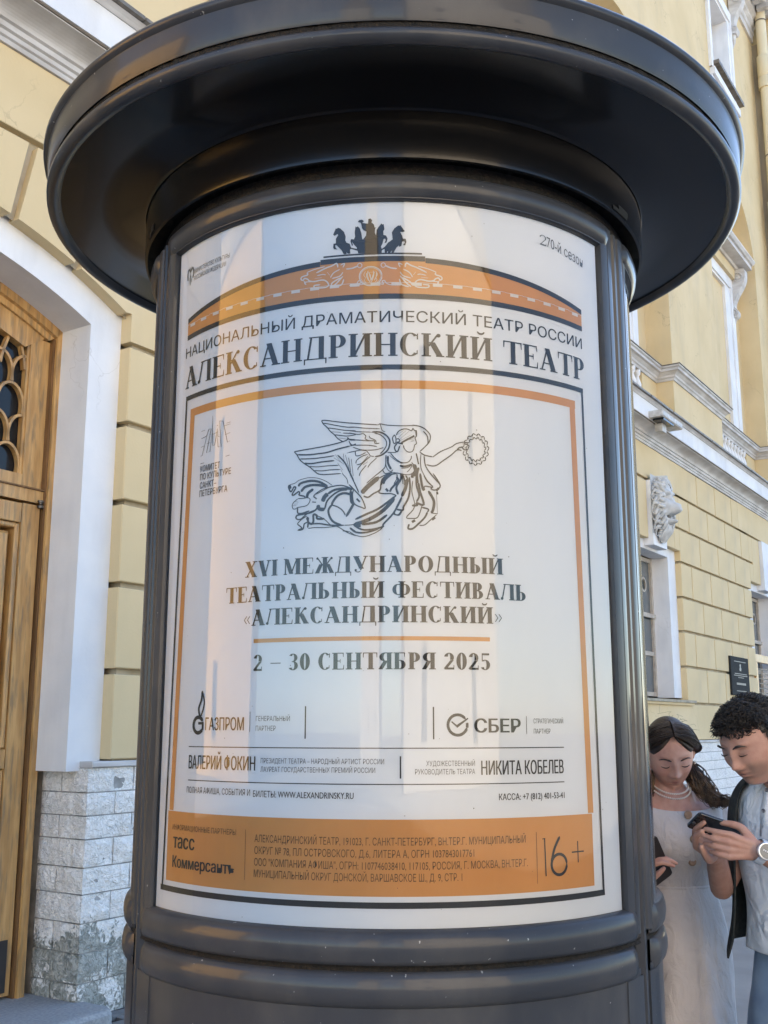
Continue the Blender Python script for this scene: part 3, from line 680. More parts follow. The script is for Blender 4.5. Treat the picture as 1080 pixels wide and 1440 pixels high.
def rail(prof, over, n=80):
    m = M(); A = HP+over; rows = []
    for i in range(n+1):
        a = -A+2*A*i/n; k = min(1, max(0, (A-abs(a))/2.0)); k = sqrt(1-(1-k)**2)
        rows.append([((.683+(r-.683)*k)*sin(RAD(a)), -(.683+(r-.683)*k)*cos(RAD(a)), z) for r, z in prof])
    m.grid(rows); return m
def post(profa, z0, z1, nz=1):           # profile of (angle, r)
    m = M(); m.grid([[(r*sin(RAD(a)), -r*cos(RAD(a)), z0+(z1-z0)*k/nz) for a, r in profa] for k in range(nz+1)]); return m
GLZ = bpy.data.materials.new('acrylic_glazing'); GLZ.use_nodes = True
N, L = GLZ.node_tree.nodes, GLZ.node_tree.links; N.remove(N['Principled BSDF']); out = N['Material Output']
tr_ = N.new('ShaderNodeBsdfTransparent'); gl_ = N.new('ShaderNodeBsdfGlossy'); fr_ = N.new('ShaderNodeFresnel'); fr_.inputs['IOR'].default_value = 1.53
msh = N.new('ShaderNodeMixShader'); L.new(fr_.outputs[0], msh.inputs[0]); L.new(tr_.outputs[0], msh.inputs[1]); L.new(gl_.outputs[0], msh.inputs[2]); L.new(msh.outputs[0], out.inputs[0])
gm = noise_mask(N, L, 9, .45, .75, (2.5, 2.5, .35), detail=8, rough=.65)
rm = N.new('ShaderNodeMapRange'); rm.inputs[3].default_value = .015; rm.inputs[4].default_value = .10; L.new(gm, rm.inputs[0]); L.new(rm.outputs[0], gl_.inputs['Roughness'])
tc = N.new('ShaderNodeTexCoord'); mp = N.new('ShaderNodeMapping'); mp.inputs['Scale'].default_value = (1, 1, .22); L.new(tc.outputs['Object'], mp.inputs[0])
nn = N.new('ShaderNodeTexNoise'); nn.inputs['Scale'].default_value = 3.4; nn.inputs['Detail'].default_value = 2.5; L.new(mp.outputs[0], nn.inputs['Vector'])
bb = N.new('ShaderNodeBump'); bb.inputs['Strength'].default_value = .16; bb.inputs['Distance'].default_value = .02; L.new(nn.outputs['Fac'], bb.inputs['Height'])
L.new(bb.outputs[0], gl_.inputs['Normal'])
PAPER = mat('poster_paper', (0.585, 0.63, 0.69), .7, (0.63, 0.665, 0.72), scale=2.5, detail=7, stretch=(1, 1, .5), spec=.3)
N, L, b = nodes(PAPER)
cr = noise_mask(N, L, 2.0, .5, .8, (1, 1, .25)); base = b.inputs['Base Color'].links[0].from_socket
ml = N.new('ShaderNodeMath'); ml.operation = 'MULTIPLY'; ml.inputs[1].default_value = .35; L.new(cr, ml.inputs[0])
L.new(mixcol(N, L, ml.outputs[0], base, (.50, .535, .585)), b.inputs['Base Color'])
ORG = mat('orange_print', (0.47, 0.225, 0.068), .7, (0.51, 0.25, 0.08), scale=5, detail=5, spec=.3)
INK = mat('dark_slate_print', (0.016, 0.019, 0.022), .7, (0.024, 0.027, 0.030), scale=9, spec=.3)
INK2 = mat('brown_black_print', (0.12, 0.075, 0.033), .7, spec=.3)
GRY = mat('grey_print', (0.10, 0.11, 0.12), .7, spec=.3)
WPR = mat('white_print', (0.54, 0.54, 0.54), .7, spec=.3)
zt, zb = 2.809, 1.190
railT = [(.676, 2.808), (.684, 2.810), (.697, 2.818), (.703, 2.832), (.705, 2.846), (.701, 2.860), (.695, 2.868), (.680, 2.872)]
railB = [(.680, 1.122), (.694, 1.124), (.699, 1.133), (.702, 1.152), (.701, 1.166), (.697, 1.180), (.690, 1.188), (.676, 1.192)]
railC = [(.680, 1.038), (.690, 1.042), (.698, 1.052), (.702, 1.066), (.702, 1.080), (.699, 1.098), (.693, 1.109), (.680, 1.111)]
PH = HP + 5.8
stl = lambda s: [(s*(HP+.05), .672), (s*(HP+.22), .684), (s*(HP+.28), .6895), (s*(HP+.9), .692), (s*(HP+2.6), .6925), (s*(HP+2.75), .6890), (s*(HP+2.95), .6890), (s*(HP+3.1), .6920), (s*(HP+4.6), .692), (s*(HP+5.2), .690), (s*(HP+5.7), .684), (s*(HP+5.75), .668)]
cases = []
src = None
for ci, rot in enumerate((MID, MID+120, MID-120)):
    C_ = empty('display_case', (0, 0, 0), RAD(rot)); C_.parent = K
    if ci == 0:
        parts = []
        parts.append(rail(railT, 3.4).obj('top_rail', PNT, C_, smooth=True, angle=60))
        parts.append(rail(railB, 3.6).obj('bottom_rail', PNT, C_, smooth=True, angle=60))
        for s in (-1, 1): parts.append(post(stl(s), 1.135, 2.868).obj('stile', PNT, C_, smooth=True, angle=25))
        for z0_, z1_ in ((2.811, 2.866), (1.128, 1.188)): parts.append(sweep([(.6905, z0_), (.6905, z1_)], -PH+2.2, PH-2.2).obj('rail_plate', PNT, C_, smooth=True))
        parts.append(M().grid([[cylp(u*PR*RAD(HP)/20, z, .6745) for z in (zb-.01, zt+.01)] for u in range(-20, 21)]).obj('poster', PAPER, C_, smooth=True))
        parts.append(M().grid([[(.6810*sin(RAD(HP*u/30)), -.6810*cos(RAD(HP*u/30)), zb-.003+(zt-zb+.006)*k/8) for k in range(9)] for u in range(-30, 31)]).obj('glazing', GLZ, C_, smooth=True))
        parts.append(sweep([(.688, 1.06), (.688, .12)], -PH+1, PH-1).obj('lower_door', PNT, C_, smooth=True))
        bd = M()
        bd = rail(railC, 3.0)
        parts.append(bd.obj('lower_rail', PNT, C_, smooth=True, angle=60))
        for s in (-1, 1):
            prof = [(s*(HP-1.2), .684), (s*(HP-1.15), .6905), (s*(HP+4.6), .6905), (s*(HP+5.5), .690), (s*(HP+5.6), .668)]
            parts.append(post(prof, .10, 1.045).obj('lower_stile', PNT, C_, smooth=True, angle=25))
        cases = parts; C0 = C_
    else:
        for p in cases: share(p, C_)
# slim gap strips between cases
gp = M()
for k in range(3):
    a = MID+60+120*k
    gp.grid([[(r*sin(RAD(a+d)), -r*cos(RAD(a+d)), z) for d, r in ((-1.6, .672), (-.5, .690), (.5, .690), (1.6, .672))] for z in (.1, 2.868)])
gp.obj('gap_cover', PNT, K, smooth=True, angle=20)

# ------------------------------------------------------------------ the print: u along the arc (0 = facing the camera), z up
u0 = -MID*pi/180*PR
# everything is stored relative to the case, so shift u by the case rotation
def cp(u, z, lay): r = .6745 + .0004*lay; a = (u+u0)/PR; return (r*sin(a), -r*cos(a), z)
def fieldq(pts_top, pts_bot, lay, name, m, n=24):
    """strip between two polylines given as functions of t"""
    q = M(); q.grid([[cp(*pts_top(i/n), lay), cp(*pts_bot(i/n), lay)] for i in range(n+1)]); return q.obj(name, m, C0)
def rectp(m, ua, ub, za, zc, lay=2, zra=None, zrc=None):
    n = max(1, int(abs(ub-ua)/.03)); zra = za if zra is None else zra; zrc = zc if zrc is None else zrc
    m.grid([[cp(ua+(ub-ua)*i/n, za+(zra-za)*i/n, lay), cp(ua+(ub-ua)*i/n, zc+(zrc-zc)*i/n, lay)] for i in range(n+1)]); return m
def ribbon(m, pts, w, lay=2, closed=False):
    A = []; 
    for i, p in enumerate(pts):
        a = pts[max(i-1, 0)]; c = pts[min(i+1, len(pts)-1)]; dx, dz = c[0]-a[0], c[1]-a[1]; l = hypot(dx, dz) or 1
        t = 1.0
        if i == 0 or i == len(pts)-1: t = .45
        A.append([cp(p[0]-dz/l*w*t/2, p[1]+dx/l*w*t/2, lay), cp(p[0]+dz/l*w*t/2, p[1]-dx/l*w*t/2, lay)])
    m.grid(A); return m
def text(s, ul, ur, z, h, name, m, bold=0.0, lay=2, cap=.7, zr=None):
    """sans lettering fitted between ul and ur with capital height h on base line z (zr = at the right end)"""
    c = bpy.data.curves.new('lettering', 'FONT'); c.body = s; c.size = 1; c.resolution_u = 3
    o = bpy.data.objects.new('lettering', c); COL.objects.link(o); bpy.context.view_layer.update()
    me0 = bpy.data.meshes.new_from_object(o); bpy.data.objects.remove(o); bpy.data.curves.remove(c)
    q = M(); vs0 = [tuple(v.co) for v in me0.vertices]; fs0 = [tuple(p.vertices) for p in me0.polygons]; bpy.data.meshes.remove(me0)
    x0, x1 = min(v[0] for v in vs0)-bold, max(v[0] for v in vs0)+bold; sx = (ur-ul)/(x1-x0); zr = z if zr is None else zr
    for k, dx in enumerate((0,) if not bold else (-bold, -bold/3, bold/3, bold)):
        pts = []
        for x, y, _ in vs0: u = ul+(x+dx-x0)*sx; pts.append(cp(u, z+(zr-z)*(u-ul)/(ur-ul)+y*h/cap, lay+.2*k))
        q.add(pts, fs0)
    me = bpy.data.meshes.new(name); me.from_pydata(q.v, [], q.f); me.update()
    me.materials.append(m); o = bpy.data.objects.new(name, me); COL.objects.link(o); o.parent = C0; return o
# --- a small didone alphabet: thick stems, hairlines, flat serifs
T_, H_ = .185, .052
def serif_glyph(ch):
    q = []                 # list of quads (4 points)
    def R(x0, x1, y0, y1): q.append([(x0, y0), (x1, y0), (x1, y1), (x0, y1)])
    def Dg(x0, y0, x1, y1, w): q.append([(x0-w/2, y0), (x0+w/2, y0), (x1+w/2, y1), (x1-w/2, y1)])
    def ser(x, w, y, e=.075): R(x-e, x+w+e, y if y < .5 else y-H_, y+H_ if y < .5 else y)
    def V(x, w=T_, b=1, t=1, y0=0, y1=1):
        R(x, x+w, y0, y1)
        if b: ser(x, w, y0)
        if t: ser(x, w, y1)
    def ring(cx, cy, rx, ry, tx, ty, a0=0, a1=360, n=22):
        P = []
        for i in range(n+1):
            a = RAD(a0+(a1-a0)*i/n); P.append(((cx+rx*cos(a), cy+ry*sin(a)), (cx+(rx-tx)*cos(a), cy+(ry-ty)*sin(a))))
        for i in range(n): q.append([P[i][0], P[i+1][0], P[i+1][1], P[i][1]])
    def bowl(x, y0, y1, w, tx=T_): cy_ = (y0+y1)/2; ry = (y1-y0)/2; R(x, x+w*.35, y1-H_, y1); R(x, x+w*.35, y0, y0+H_); ring(x+w*.35, cy_, w*.65, ry, tx, H_, -90, 90, 14)
    def brev(x): ring(x, 1.24, .16, .14, .06, .085, 180, 360, 10)
    adv = .8
    if ch in 'АA': Dg(.12, H_, .40, 1, H_*1.5); Dg(.40, 1, .72, 0, T_*1.15); R(.2, .62, .30, .30+H_); R(0, .28, 0, H_); R(.54, .92, 0, H_); adv = .92
    elif ch == 'Л': R(.19, .78, 1-H_, 1); Dg(.12, .12, .30, 1, H_*1.6); ring(.09, .09, .09, .09, .09, .09, 0, 360, 10); V(.62, t=0); ser(.62, T_, 1, .04); adv = .92
    elif ch == 'Д': R(.2, .78, 1-H_, 1); Dg(.16, 0, .30, 1, H_*1.6); R(.60, .60+T_, 0, 1); R(0, .92, 0, H_); R(0, H_, -.2, H_); R(.92-H_, .92, -.2, H_); adv = .96
    elif ch in 'ЕE': V(.08); R(.1, .68, 1-H_, 1); R(.1, .70, 0, H_); R(.2, .5, .48, .48+H_); q.append([(.62, 1), (.68, 1), (.68, .74), (.655, .74)]); q.append([(.64, 0), (.70, 0), (.71, .28), (.685, .28)]); R(.47, .5, .38, .62); adv = .76
    elif ch == 'К': V(.08); Dg(.28, .44, .62, .95, H_*1.6); Dg(.40, .62, .72, 0, T_*1.15); R(.56, .88, 0, H_); ring(.66, .92, .085, .085, .085, .085, 0, 360, 10); adv = .9
    elif ch in 'СC': ring(.42, .5, .40, .515, T_, H_, 48, 312, 26); q.append([(.66, .72), (.71, .72), (.71, 1), (.66, .94)]); q.append([(.66, .26), (.69, .26), (.69, .08), (.64, .08)]); adv = .80
    elif ch == 'Н': V(.08); V(.62); R(.2, .7, .47, .47+H_); adv = .94
    elif ch == 'Р': V(.08); bowl(.2, .44, 1, .48); adv = .74
    elif ch in 'ИЙ': V(.08); V(.62); Dg(.24, .06, .64, .94, H_*1.7); adv = .94; (brev(.44) if ch == 'Й' else None)
    elif ch == 'Т': V(.34, t=0); R(.02, .84, 1-H_, 1); q.append([(.02, 1), (.08, 1), (.055, .70), (.02, .70)]); q.append([(.78, 1), (.84, 1), (.84, .70), (.81, .70)]); adv = .86
    elif ch == 'В': V(.08); bowl(.2, .50, 1, .44); bowl(.2, 0, .53, .50); adv = .8
    elif ch == 'Б': V(.08); bowl(.2, 0, .56, .50); R(.1, .66, 1-H_, 1); q.append([(.6, 1), (.66, 1), (.66, .74), (.635, .74)]); adv = .8
    elif ch == 'Ь': V(.08); bowl(.2, 0, .56, .50); adv = .8
    elif ch == 'Ы': V(.08); bowl(.2, 0, .56, .46); V(.80); adv = 1.1
    elif ch == 'Я': V(.50); ring(.40, .73, .34, .27, T_, H_, 90, 270, 14); R(.38, .6, 1-H_, 1); R(.38, .6, .46, .46+H_); Dg(.16, .05, .42, .5, T_); R(.02, .26, 0, H_); adv = .82
    elif ch == 'Ж': V(.46); Dg(.46, .48, .16, .93, H_*1.6); Dg(.64, .48, .95, .93, H_*1.6); Dg(.36, .56, .12, 0, T_*.95); Dg(.75, .56, 1.0, 0, T_*.95); R(0, .28, 0, H_); R(.84, 1.12, 0, H_); ring(.14, .92, .07, .08, .07, .08, 0, 360, 8); ring(.97, .92, .07, .08, .07, .08, 0, 360, 8); adv = 1.14
    elif ch == 'У': Dg(.18, .97, .50, .22, T_*1.1); Dg(.44, .12, .74, .97, H_*1.6); ring(.30, .12, .18, .13, H_, H_, 180, 330, 8); ring(.17, .14, .07, .07, .07, .07, 0, 360, 8); R(.02, .38, 1-H_, 1); R(.60, .88, 1-H_, 1); adv = .88
    elif ch in 'ОO0': ring(.44 if ch != '0' else .32, .5, .42 if ch != '0' else .31, .515, T_, H_, 0, 360, 34); adv = .90 if ch != '0' else .68
    elif ch == 'Ф': V(.42); ring(.30, .5, .30, .33, T_*.9, H_, 90, 270, 14); ring(.72, .5, .30, .33, T_*.9, H_, -90, 90, 14); R(.29, .73, .83-H_, .83); R(.29, .73, .17, .17+H_); adv = 1.04
    elif ch == 'М': V(.06, w=H_*1.3); V(.76); Dg(.16, .97, .46, .05, T_*1.05); Dg(.46, .05, .80, .97, H_*1.5); adv = 1.06
    elif ch in 'ХX': Dg(.20, .97, .66, .03, T_*1.15); Dg(.16, .03, .68, .97, H_*1.6); R(.02, .36, 1-H_, 1); R(.54, .86, 1-H_, 1); R(.02, .30, 0, H_); R(.48, .86, 0, H_); adv = .88
    elif ch == 'V': Dg(.20, .97, .46, 0, T_*1.15); Dg(.46, 0, .72, .97, H_*1.5); R(.02, .38, 1-H_, 1); R(.58, .86, 1-H_, 1); adv = .86
    elif ch == 'I': V(.08); adv = .36
    elif ch == '2': ring(.32, .72, .29, .28, T_*.9, H_, -35, 170, 14); Dg(.09, .05, .50, .56, T_*.8); R(.05, .62, 0, .12); R(.58, .62, 0, .26); adv = .70
    elif ch == '3': ring(.28, .75, .28, .25, T_*.85, H_, -80, 150, 14); ring(.28, .27, .31, .28, T_*.9, H_, -150, 88, 14); R(.2, .36, .49, .49+H_); adv = .66
    elif ch == '5': R(.08, .08+H_, .5, 1); R(.08, .54, .88, 1); ring(.28, .30, .31, .315, T_*.9, H_, -150, 130, 16); adv = .66
    elif ch == '–': R(.06, .74, .42, .47); adv = .8
    elif ch == '«' or ch == '»':
        for o_ in (0, .22):
            d = 1 if ch == '«' else -1; x = (.04 if d > 0 else .22)+o_
            q.append([(x, .36), (x+.05, .36), (x+.05+.16*d, .60), (x+.16*d, .60)]); q.append([(x, .36), (x+.05, .36), (x+.05+.16*d, .12), (x+.16*d, .12)])
        adv = .52
    elif ch == ' ': adv = .36
    return q, adv
def didone(s, ul, ur, z, h, name, lay=3, gap=.045, m=None):
    q = []; x = 0
    for ch in s:
        g_, a_ = serif_glyph(ch); q += [[(px+x, py) for px, py in k] for k in g_]; x += a_+gap
    xs = [p[0] for k in q for p in k]; x0, x1 = min(xs), max(xs); sx = (ur-ul)/(x1-x0); me = M()
    for k in q:
        wq = max(p[0] for p in k)-min(p[0] for p in k)
        me.add([cp(ul+(p[0]-x0)*sx, z+p[1]*h, lay) for p in k], [(0, 1, 2, 3)])
    return me.obj(name, m or INK, C0)
ART_NIKE="18:-1718,3816 -1616,3813 -1400,3772 -1110,3725 -914,3705;18:-1076,3724 -776,3689 -389,3656;16:-389,3656 -359,3679 -181,3646 114,3631 411,3641 530,3628;18:369,3647 512,3631 637,3579 743,3481 782,3390 750,3261 669,3167 535,3036;18:-1718,3816 -1678,3736 -1583,3644 -1505,3547 -1412,3464 -1319,3359 -1197,3284;16:-1678,3751 -1522,3717 -1368,3677 -1109,3625 -913,3617;16:-1599,3637 -1398,3602 -1184,3557 -913,3533;16:-1490,3538 -1260,3510;16:-1214,3492 -1032,3476 -912,3456;16:-1412,3464 -1229,3431 -1092,3417 -912,3441;13:-1304,3381 -1092,3341;15:-1076,3624 -940,3618 -715,3587 -359,3564;13:-359,3679 -329,3564 -300,3517 -241,3489;15:-1075,3542 -850,3507 -551,3491;28:-551,3491 -374,3488 -241,3425 -152,3317 -145,3195 -196,3059 -329,2954 -476,2918;18:-492,3467 -359,3426 -241,3318 -214,3196 -270,3075 -358,2985;15:-1075,3493 -864,3447 -745,3466;16:-745,3466 -685,3403 -700,3342 -610,3294 -492,3284 -477,3230 -373,3228;15:-611,3408 -581,3354 -477,3306 -447,3245;16:-1044,3316 -894,3318 -700,3296 -610,3286;16:-1074,3309 -1013,3215 -848,3194 -625,3187 -432,3153;15:-982,3153 -773,3085 -477,3078 -285,3128;15:-1072,3034 -922,3059 -803,3078 -669,3059;15:-922,3059 -907,2952 -802,2964 -684,3021;15:-669,3059 -610,2989 -580,2943 -491,2926;15:-906,2770 -891,2845 -772,2933 -639,2975;15:-891,2739 -772,2781 -624,2944;15:-860,2617 -846,2677 -683,2839 -580,2928;15:-749,2735 -639,2808;15:-830,2481 -801,2570 -668,2733;15:-638,2672 -579,2761 -432,2895;16:-233,2953 -241,2711 -299,2621 -476,2473 -667,2311;18:3,3408 55,3500 159,3554 262,3555 351,3518 381,3572 425,3519 462,3520 461,3397 424,3366;9:25,3424 188,3531;9:55,3363 232,3524;9:84,3317 292,3502;9:99,3287 350,3426;33:113,3233 261,3318 350,3365 417,3404;26:440,3519 454,3397;18:-34,3424 -78,3347 -49,3225 -5,3241 -4,3347 -34,3424;16:10,3317 55,3332 84,3271 25,3256;16:424,3366 453,3275 460,3222 423,3191 408,3137 393,3076 348,3030 260,3029 186,3104 165,3180;16:335,3273 409,3290;11:305,3319 409,3328;24:25,3225 -34,3134 -5,3043 39,3043 84,3165;55:10,3241 157,3211;11:-5,3013 39,3058 98,3180;16:-123,2998 -35,2891 112,2786 259,2787 333,2863 348,2939;15:-196,3013 -64,3013 -5,3013;11:-152,2952 -6,2831 141,2756;37:-182,2937 -182,2771 -109,2620;15:-219,2953 -233,2771 -197,2635 -123,2574 -72,2619;33:82,2710 200,2695 362,2742;13:111,2650 258,2666 362,2727 302,2621 243,2560;16:347,2788 435,2668 375,2546 258,2500 82,2529 -79,2552;18:-299,2606 -241,2530 -79,2559 -299,2470 -622,2295;37:-285,2290 -241,2395 -94,2522;16:23,2514 23,2424 -51,2289;29:140,2499 154,2289;26:213,2485 257,2395 227,2289;15:-2271,2028 -2367,1959 -2407,1886 -2381,1808 -2316,1804 -2268,1831 -2092,1850 -2014,1890 -1968,1993 -2032,2042 -2127,2033 -2271,2035;11:-2335,1972 -2254,1951;11:-2366,1913 -2269,1914;11:-2398,1878 -2301,1878;11:-2521,2305 -2490,2364 -2343,2398 -2262,2453 -2118,2488 -1976,2501 -1787,2474 -1600,2395 -1446,2289;40:-2260,2316 -2197,2387 -1974,2425 -1755,2388 -1553,2271;44:-2193,2189 -2099,2289 -1941,2324 -1754,2313 -1568,2265;26:-2513,2320 -2454,2208 -2405,2250 -2374,2309 -2324,2290 -2411,2144 -2370,2126 -2258,2194 -2225,2161 -2240,2117 -2112,2078 -2095,2046;40:-2514,2328 -2473,2347 -2455,2277;48:-2048,2043 -2018,2147 -1893,2230;20:-1891,2064 -1814,2135 -1629,2230 -1325,2283 -1174,2269 -965,2187;11:-1829,2105 -1629,2200 -1477,2268;51:-1891,2064 -1812,1999;73:-1672,1931 -1627,2034 -1551,2106;40:-1551,2106 -1385,2188 -1174,2209 -965,2187;40:-1920,1937 -1827,1924;29:-1810,1833 -1716,1738 -1624,1764 -1565,1941 -1414,2084 -1249,2167 -1099,2176;62:-1779,1862 -1747,1770 -1624,1749;26:-2268,1831 -2266,1710 -2169,1689 -1980,1738;29:-2312,1578 -2281,1651 -2121,1671 -1964,1692 -1840,1745 -1779,1832;22:-2312,1578 -2199,1555 -2026,1680 -1809,1758;18:-2277,1455 -2167,1553 -2041,1621;22:-2277,1455 -2148,1342 -2259,1312 -2132,1327 -2102,1445 -2008,1484;55:-2243,1318 -2140,1349;29:-2021,1350 -2008,1484 -2040,1561 -2009,1597;37:-2009,1589 -2008,1484 -1929,1435 -1883,1492 -1885,1642 -1807,1623 -1791,1547 -1621,1539;15:-2006,1335 -1850,1349 -1619,1338 -1407,1352 -1168,1373;26:-1929,1435 -1743,1433 -1468,1384 -1168,1373;16:-1807,1623 -1621,1524 -1468,1384 -1317,1348 -1092,1208 -900,1129;40:-1024,2069 -1173,2104 -1323,2050 -1428,1919 -1457,1846;37:-1457,1846 -1532,1729 -1500,1579 -1408,1456 -1227,1375;22:-1472,1847 -1321,1795 -1200,1701 -1140,1595;44:-1024,2174 -1008,1904 -963,1843 -1124,1565;48:-1197,1255 -1063,1222;44:-1019,1309 -900,1217;15:-1168,1373 -1019,1376 -901,1395;21:-1048,2551 -942,2336 -837,2102;21:-1067,2299 -941,2168 -774,1975 -691,1754 -773,1766 -939,1854 -982,2044 -962,2169;67:-888,1967 -815,1892;77:-775,2090 -652,2224 -384,2450;26:-733,2026 -630,1993 -507,2074 -364,2156 -343,2282 -302,2407 -179,2490 6,2532;21:-343,2177 -384,2093 -261,2071 -118,2070 4,2028;36:-343,2261 -282,2407 -159,2490;87:-231,2186 -179,2123;36:5,2448 46,2364 -98,2196 -139,2112;15:6,2532 5,2406;36:108,2532 108,2406 5,2217 45,2049;26:149,2511 190,2364 189,2259;56:251,2407 209,2196 127,2008;31:293,2449 312,2218 270,1967 167,1778 146,1695 4,1715;21:127,2008 -37,1653 44,1591 126,1695;21:-78,1612 64,1581 126,1685;31:127,1976 -58,1632 -282,1385 -302,1323 -546,1264 -771,1268 -957,1376;36:4,2028 -384,1738 -650,1618 -917,1499;62:-37,1966 -282,1696 -608,1492 -957,1376;103:-895,1353 -792,1351;41:-772,1382 -445,1428 -200,1591;31:-1040,1316 -894,1208 -648,1203 -383,1282;15:-1060,1233 -894,1136 -689,1111 -444,1200 -302,1302;141:334,2481 396,2471;15:374,2366 353,2114 413,1843 351,1801;31:458,2536 456,2262 516,2032 454,1885;41:540,2537 580,2264 620,2139;36:351,1801 474,1813 454,1864 618,1825 537,2117 498,2326;21:623,2497 704,2351 828,2228 641,2244 641,2150;23:831,2544 995,2275 890,2167 786,2185 828,2238;87:900,2146 963,2211;77:920,2126 930,2063;15:909,2062 926,1624;46:723,2141 846,1914 823,1705 781,1641;36:781,1641 926,1624;18:412,1801 371,1697 227,1529 370,1510 472,1532 534,1657 576,1804;92:349,1427 421,1469;31:288,1385 267,1281 369,1282 492,1387 636,1534 699,1660;26:699,1660 720,1723 576,1762;18:512,1356 635,1369 780,1496 905,1603;77:800,1486 873,1540;20:535,3027 650,2957 828,2925;18:828,2916 1009,3050 1265,3171 1376,3250 1543,3297 1674,3287;20:684,2739 880,2718 1079,2852 1262,2988 1392,3104 1503,3101;26:1392,3104 1449,3163 1523,3176;15:1524,3259 1673,3231 1663,3175 1634,3118 1541,3131 1505,3202;13:1542,3186 1635,3183;20:618,3514 707,3406 723,3242 669,3167;20:632,2947 666,2712 806,2498 1001,2287;15:561,2982 559,2673 681,2405 804,2263;66:400,2743 443,2599 390,2471;48:455,2998 506,2745;40:506,2672 469,2491 486,2311;26:-1331,2985 -1179,2826 -1087,2655 -951,2364;11:-1392,3004 -1239,2798;11:-1422,2929 -1178,2765;16:-1195,3009 -1178,2796;16:-1150,2977 -1057,2639;26:-1074,2913 -1027,2578;18:-1014,2880 -967,2485;11:-1330,2803 -1207,2630;11:-1253,2647 -1176,2493;13:-1222,2555 -1116,2430 -1085,2308;20:-2380,3135 -2161,3155 -1796,3189 -1486,3231 -1182,3299 -1092,3341;20:-2380,3135 -2305,3051 -2238,2938 -2124,2837 -1995,2751 -1883,2652 -1788,2577 -1679,2555 -1571,2549 -1252,2556;26:-2305,3059 -2015,3036 -1794,3043 -1577,3060 -1333,3123 -1031,3185;20:-2239,2953 -1950,2939 -1715,2946 -1407,2974;26:-2124,2844 -1949,2824 -1698,2846 -1406,2860;16:-1995,2766 -1822,2739 -1574,2747 -1299,2748;16:-1883,2659 -1696,2640 -1481,2651 -1268,2648;15:-1120,3021 -910,3059;26:-1107,3387 -1062,3339 -911,3318;16:-1061,3278 -1016,3200 -911,3204;40:-1031,3185 -911,3226;15:2119,3123 2145,3048 2087,2999;15:2042,3128 2071,3072 2021,3038;13:2046,3129 2143,3064;15:2076,2993 2072,2911 2004,2890;15:2011,3036 2017,2966 1962,2958;13:2015,3032 2076,2926;15:1993,2891 1961,2813 1894,2827;15:1950,2961 1932,2894 1881,2912;13:1952,2958 1970,2827;15:1883,2832 1829,2775 1777,2819;15:1871,2919 1832,2863 1793,2906;13:1873,2914 1842,2783;15:1769,2830 1701,2802 1671,2867;15:1788,2917 1735,2884 1715,2942;13:1788,2912 1716,2803;15:1667,2882 1598,2889 1594,2965;15:1715,2955 1655,2949 1660,3013;13:1713,2951 1611,2882;15:1596,2980 1537,3019 1561,3094;15:1662,3025 1610,3049 1635,3107;13:1660,3023 1546,3007;15:1566,3107 1528,3173 1574,3232;15:1641,3117 1603,3166 1644,3209;13:1637,3117 1534,3156;15:1585,3240 1573,3321 1636,3354;15:1654,3215 1636,3279 1689,3299;13:1652,3215 1571,3304;15:1647,3359 1665,3439 1731,3442;15:1700,3299 1707,3370 1760,3364;13:1697,3303 1657,3424;15:1742,3439 1787,3509 1847,3480;15:1769,3359 1801,3423 1846,3391;13:1769,3363 1775,3499;15:1857,3471 1920,3515 1963,3459;15:1853,3382 1902,3428 1931,3377;13:1853,3388 1905,3512;15:1969,3446 2041,3460 2058,3385;15:1933,3364 1993,3385 2001,3321;13:1935,3368 2027,3462;15:2060,3372 2128,3350 2118,3271;15:1999,3310 2059,3300 2044,3238;13:2003,3312 2116,3358;15:2112,3256 2163,3205 2127,3133;15:2038,3226 2087,3189 2050,3136;13:2042,3228 2158,3219"
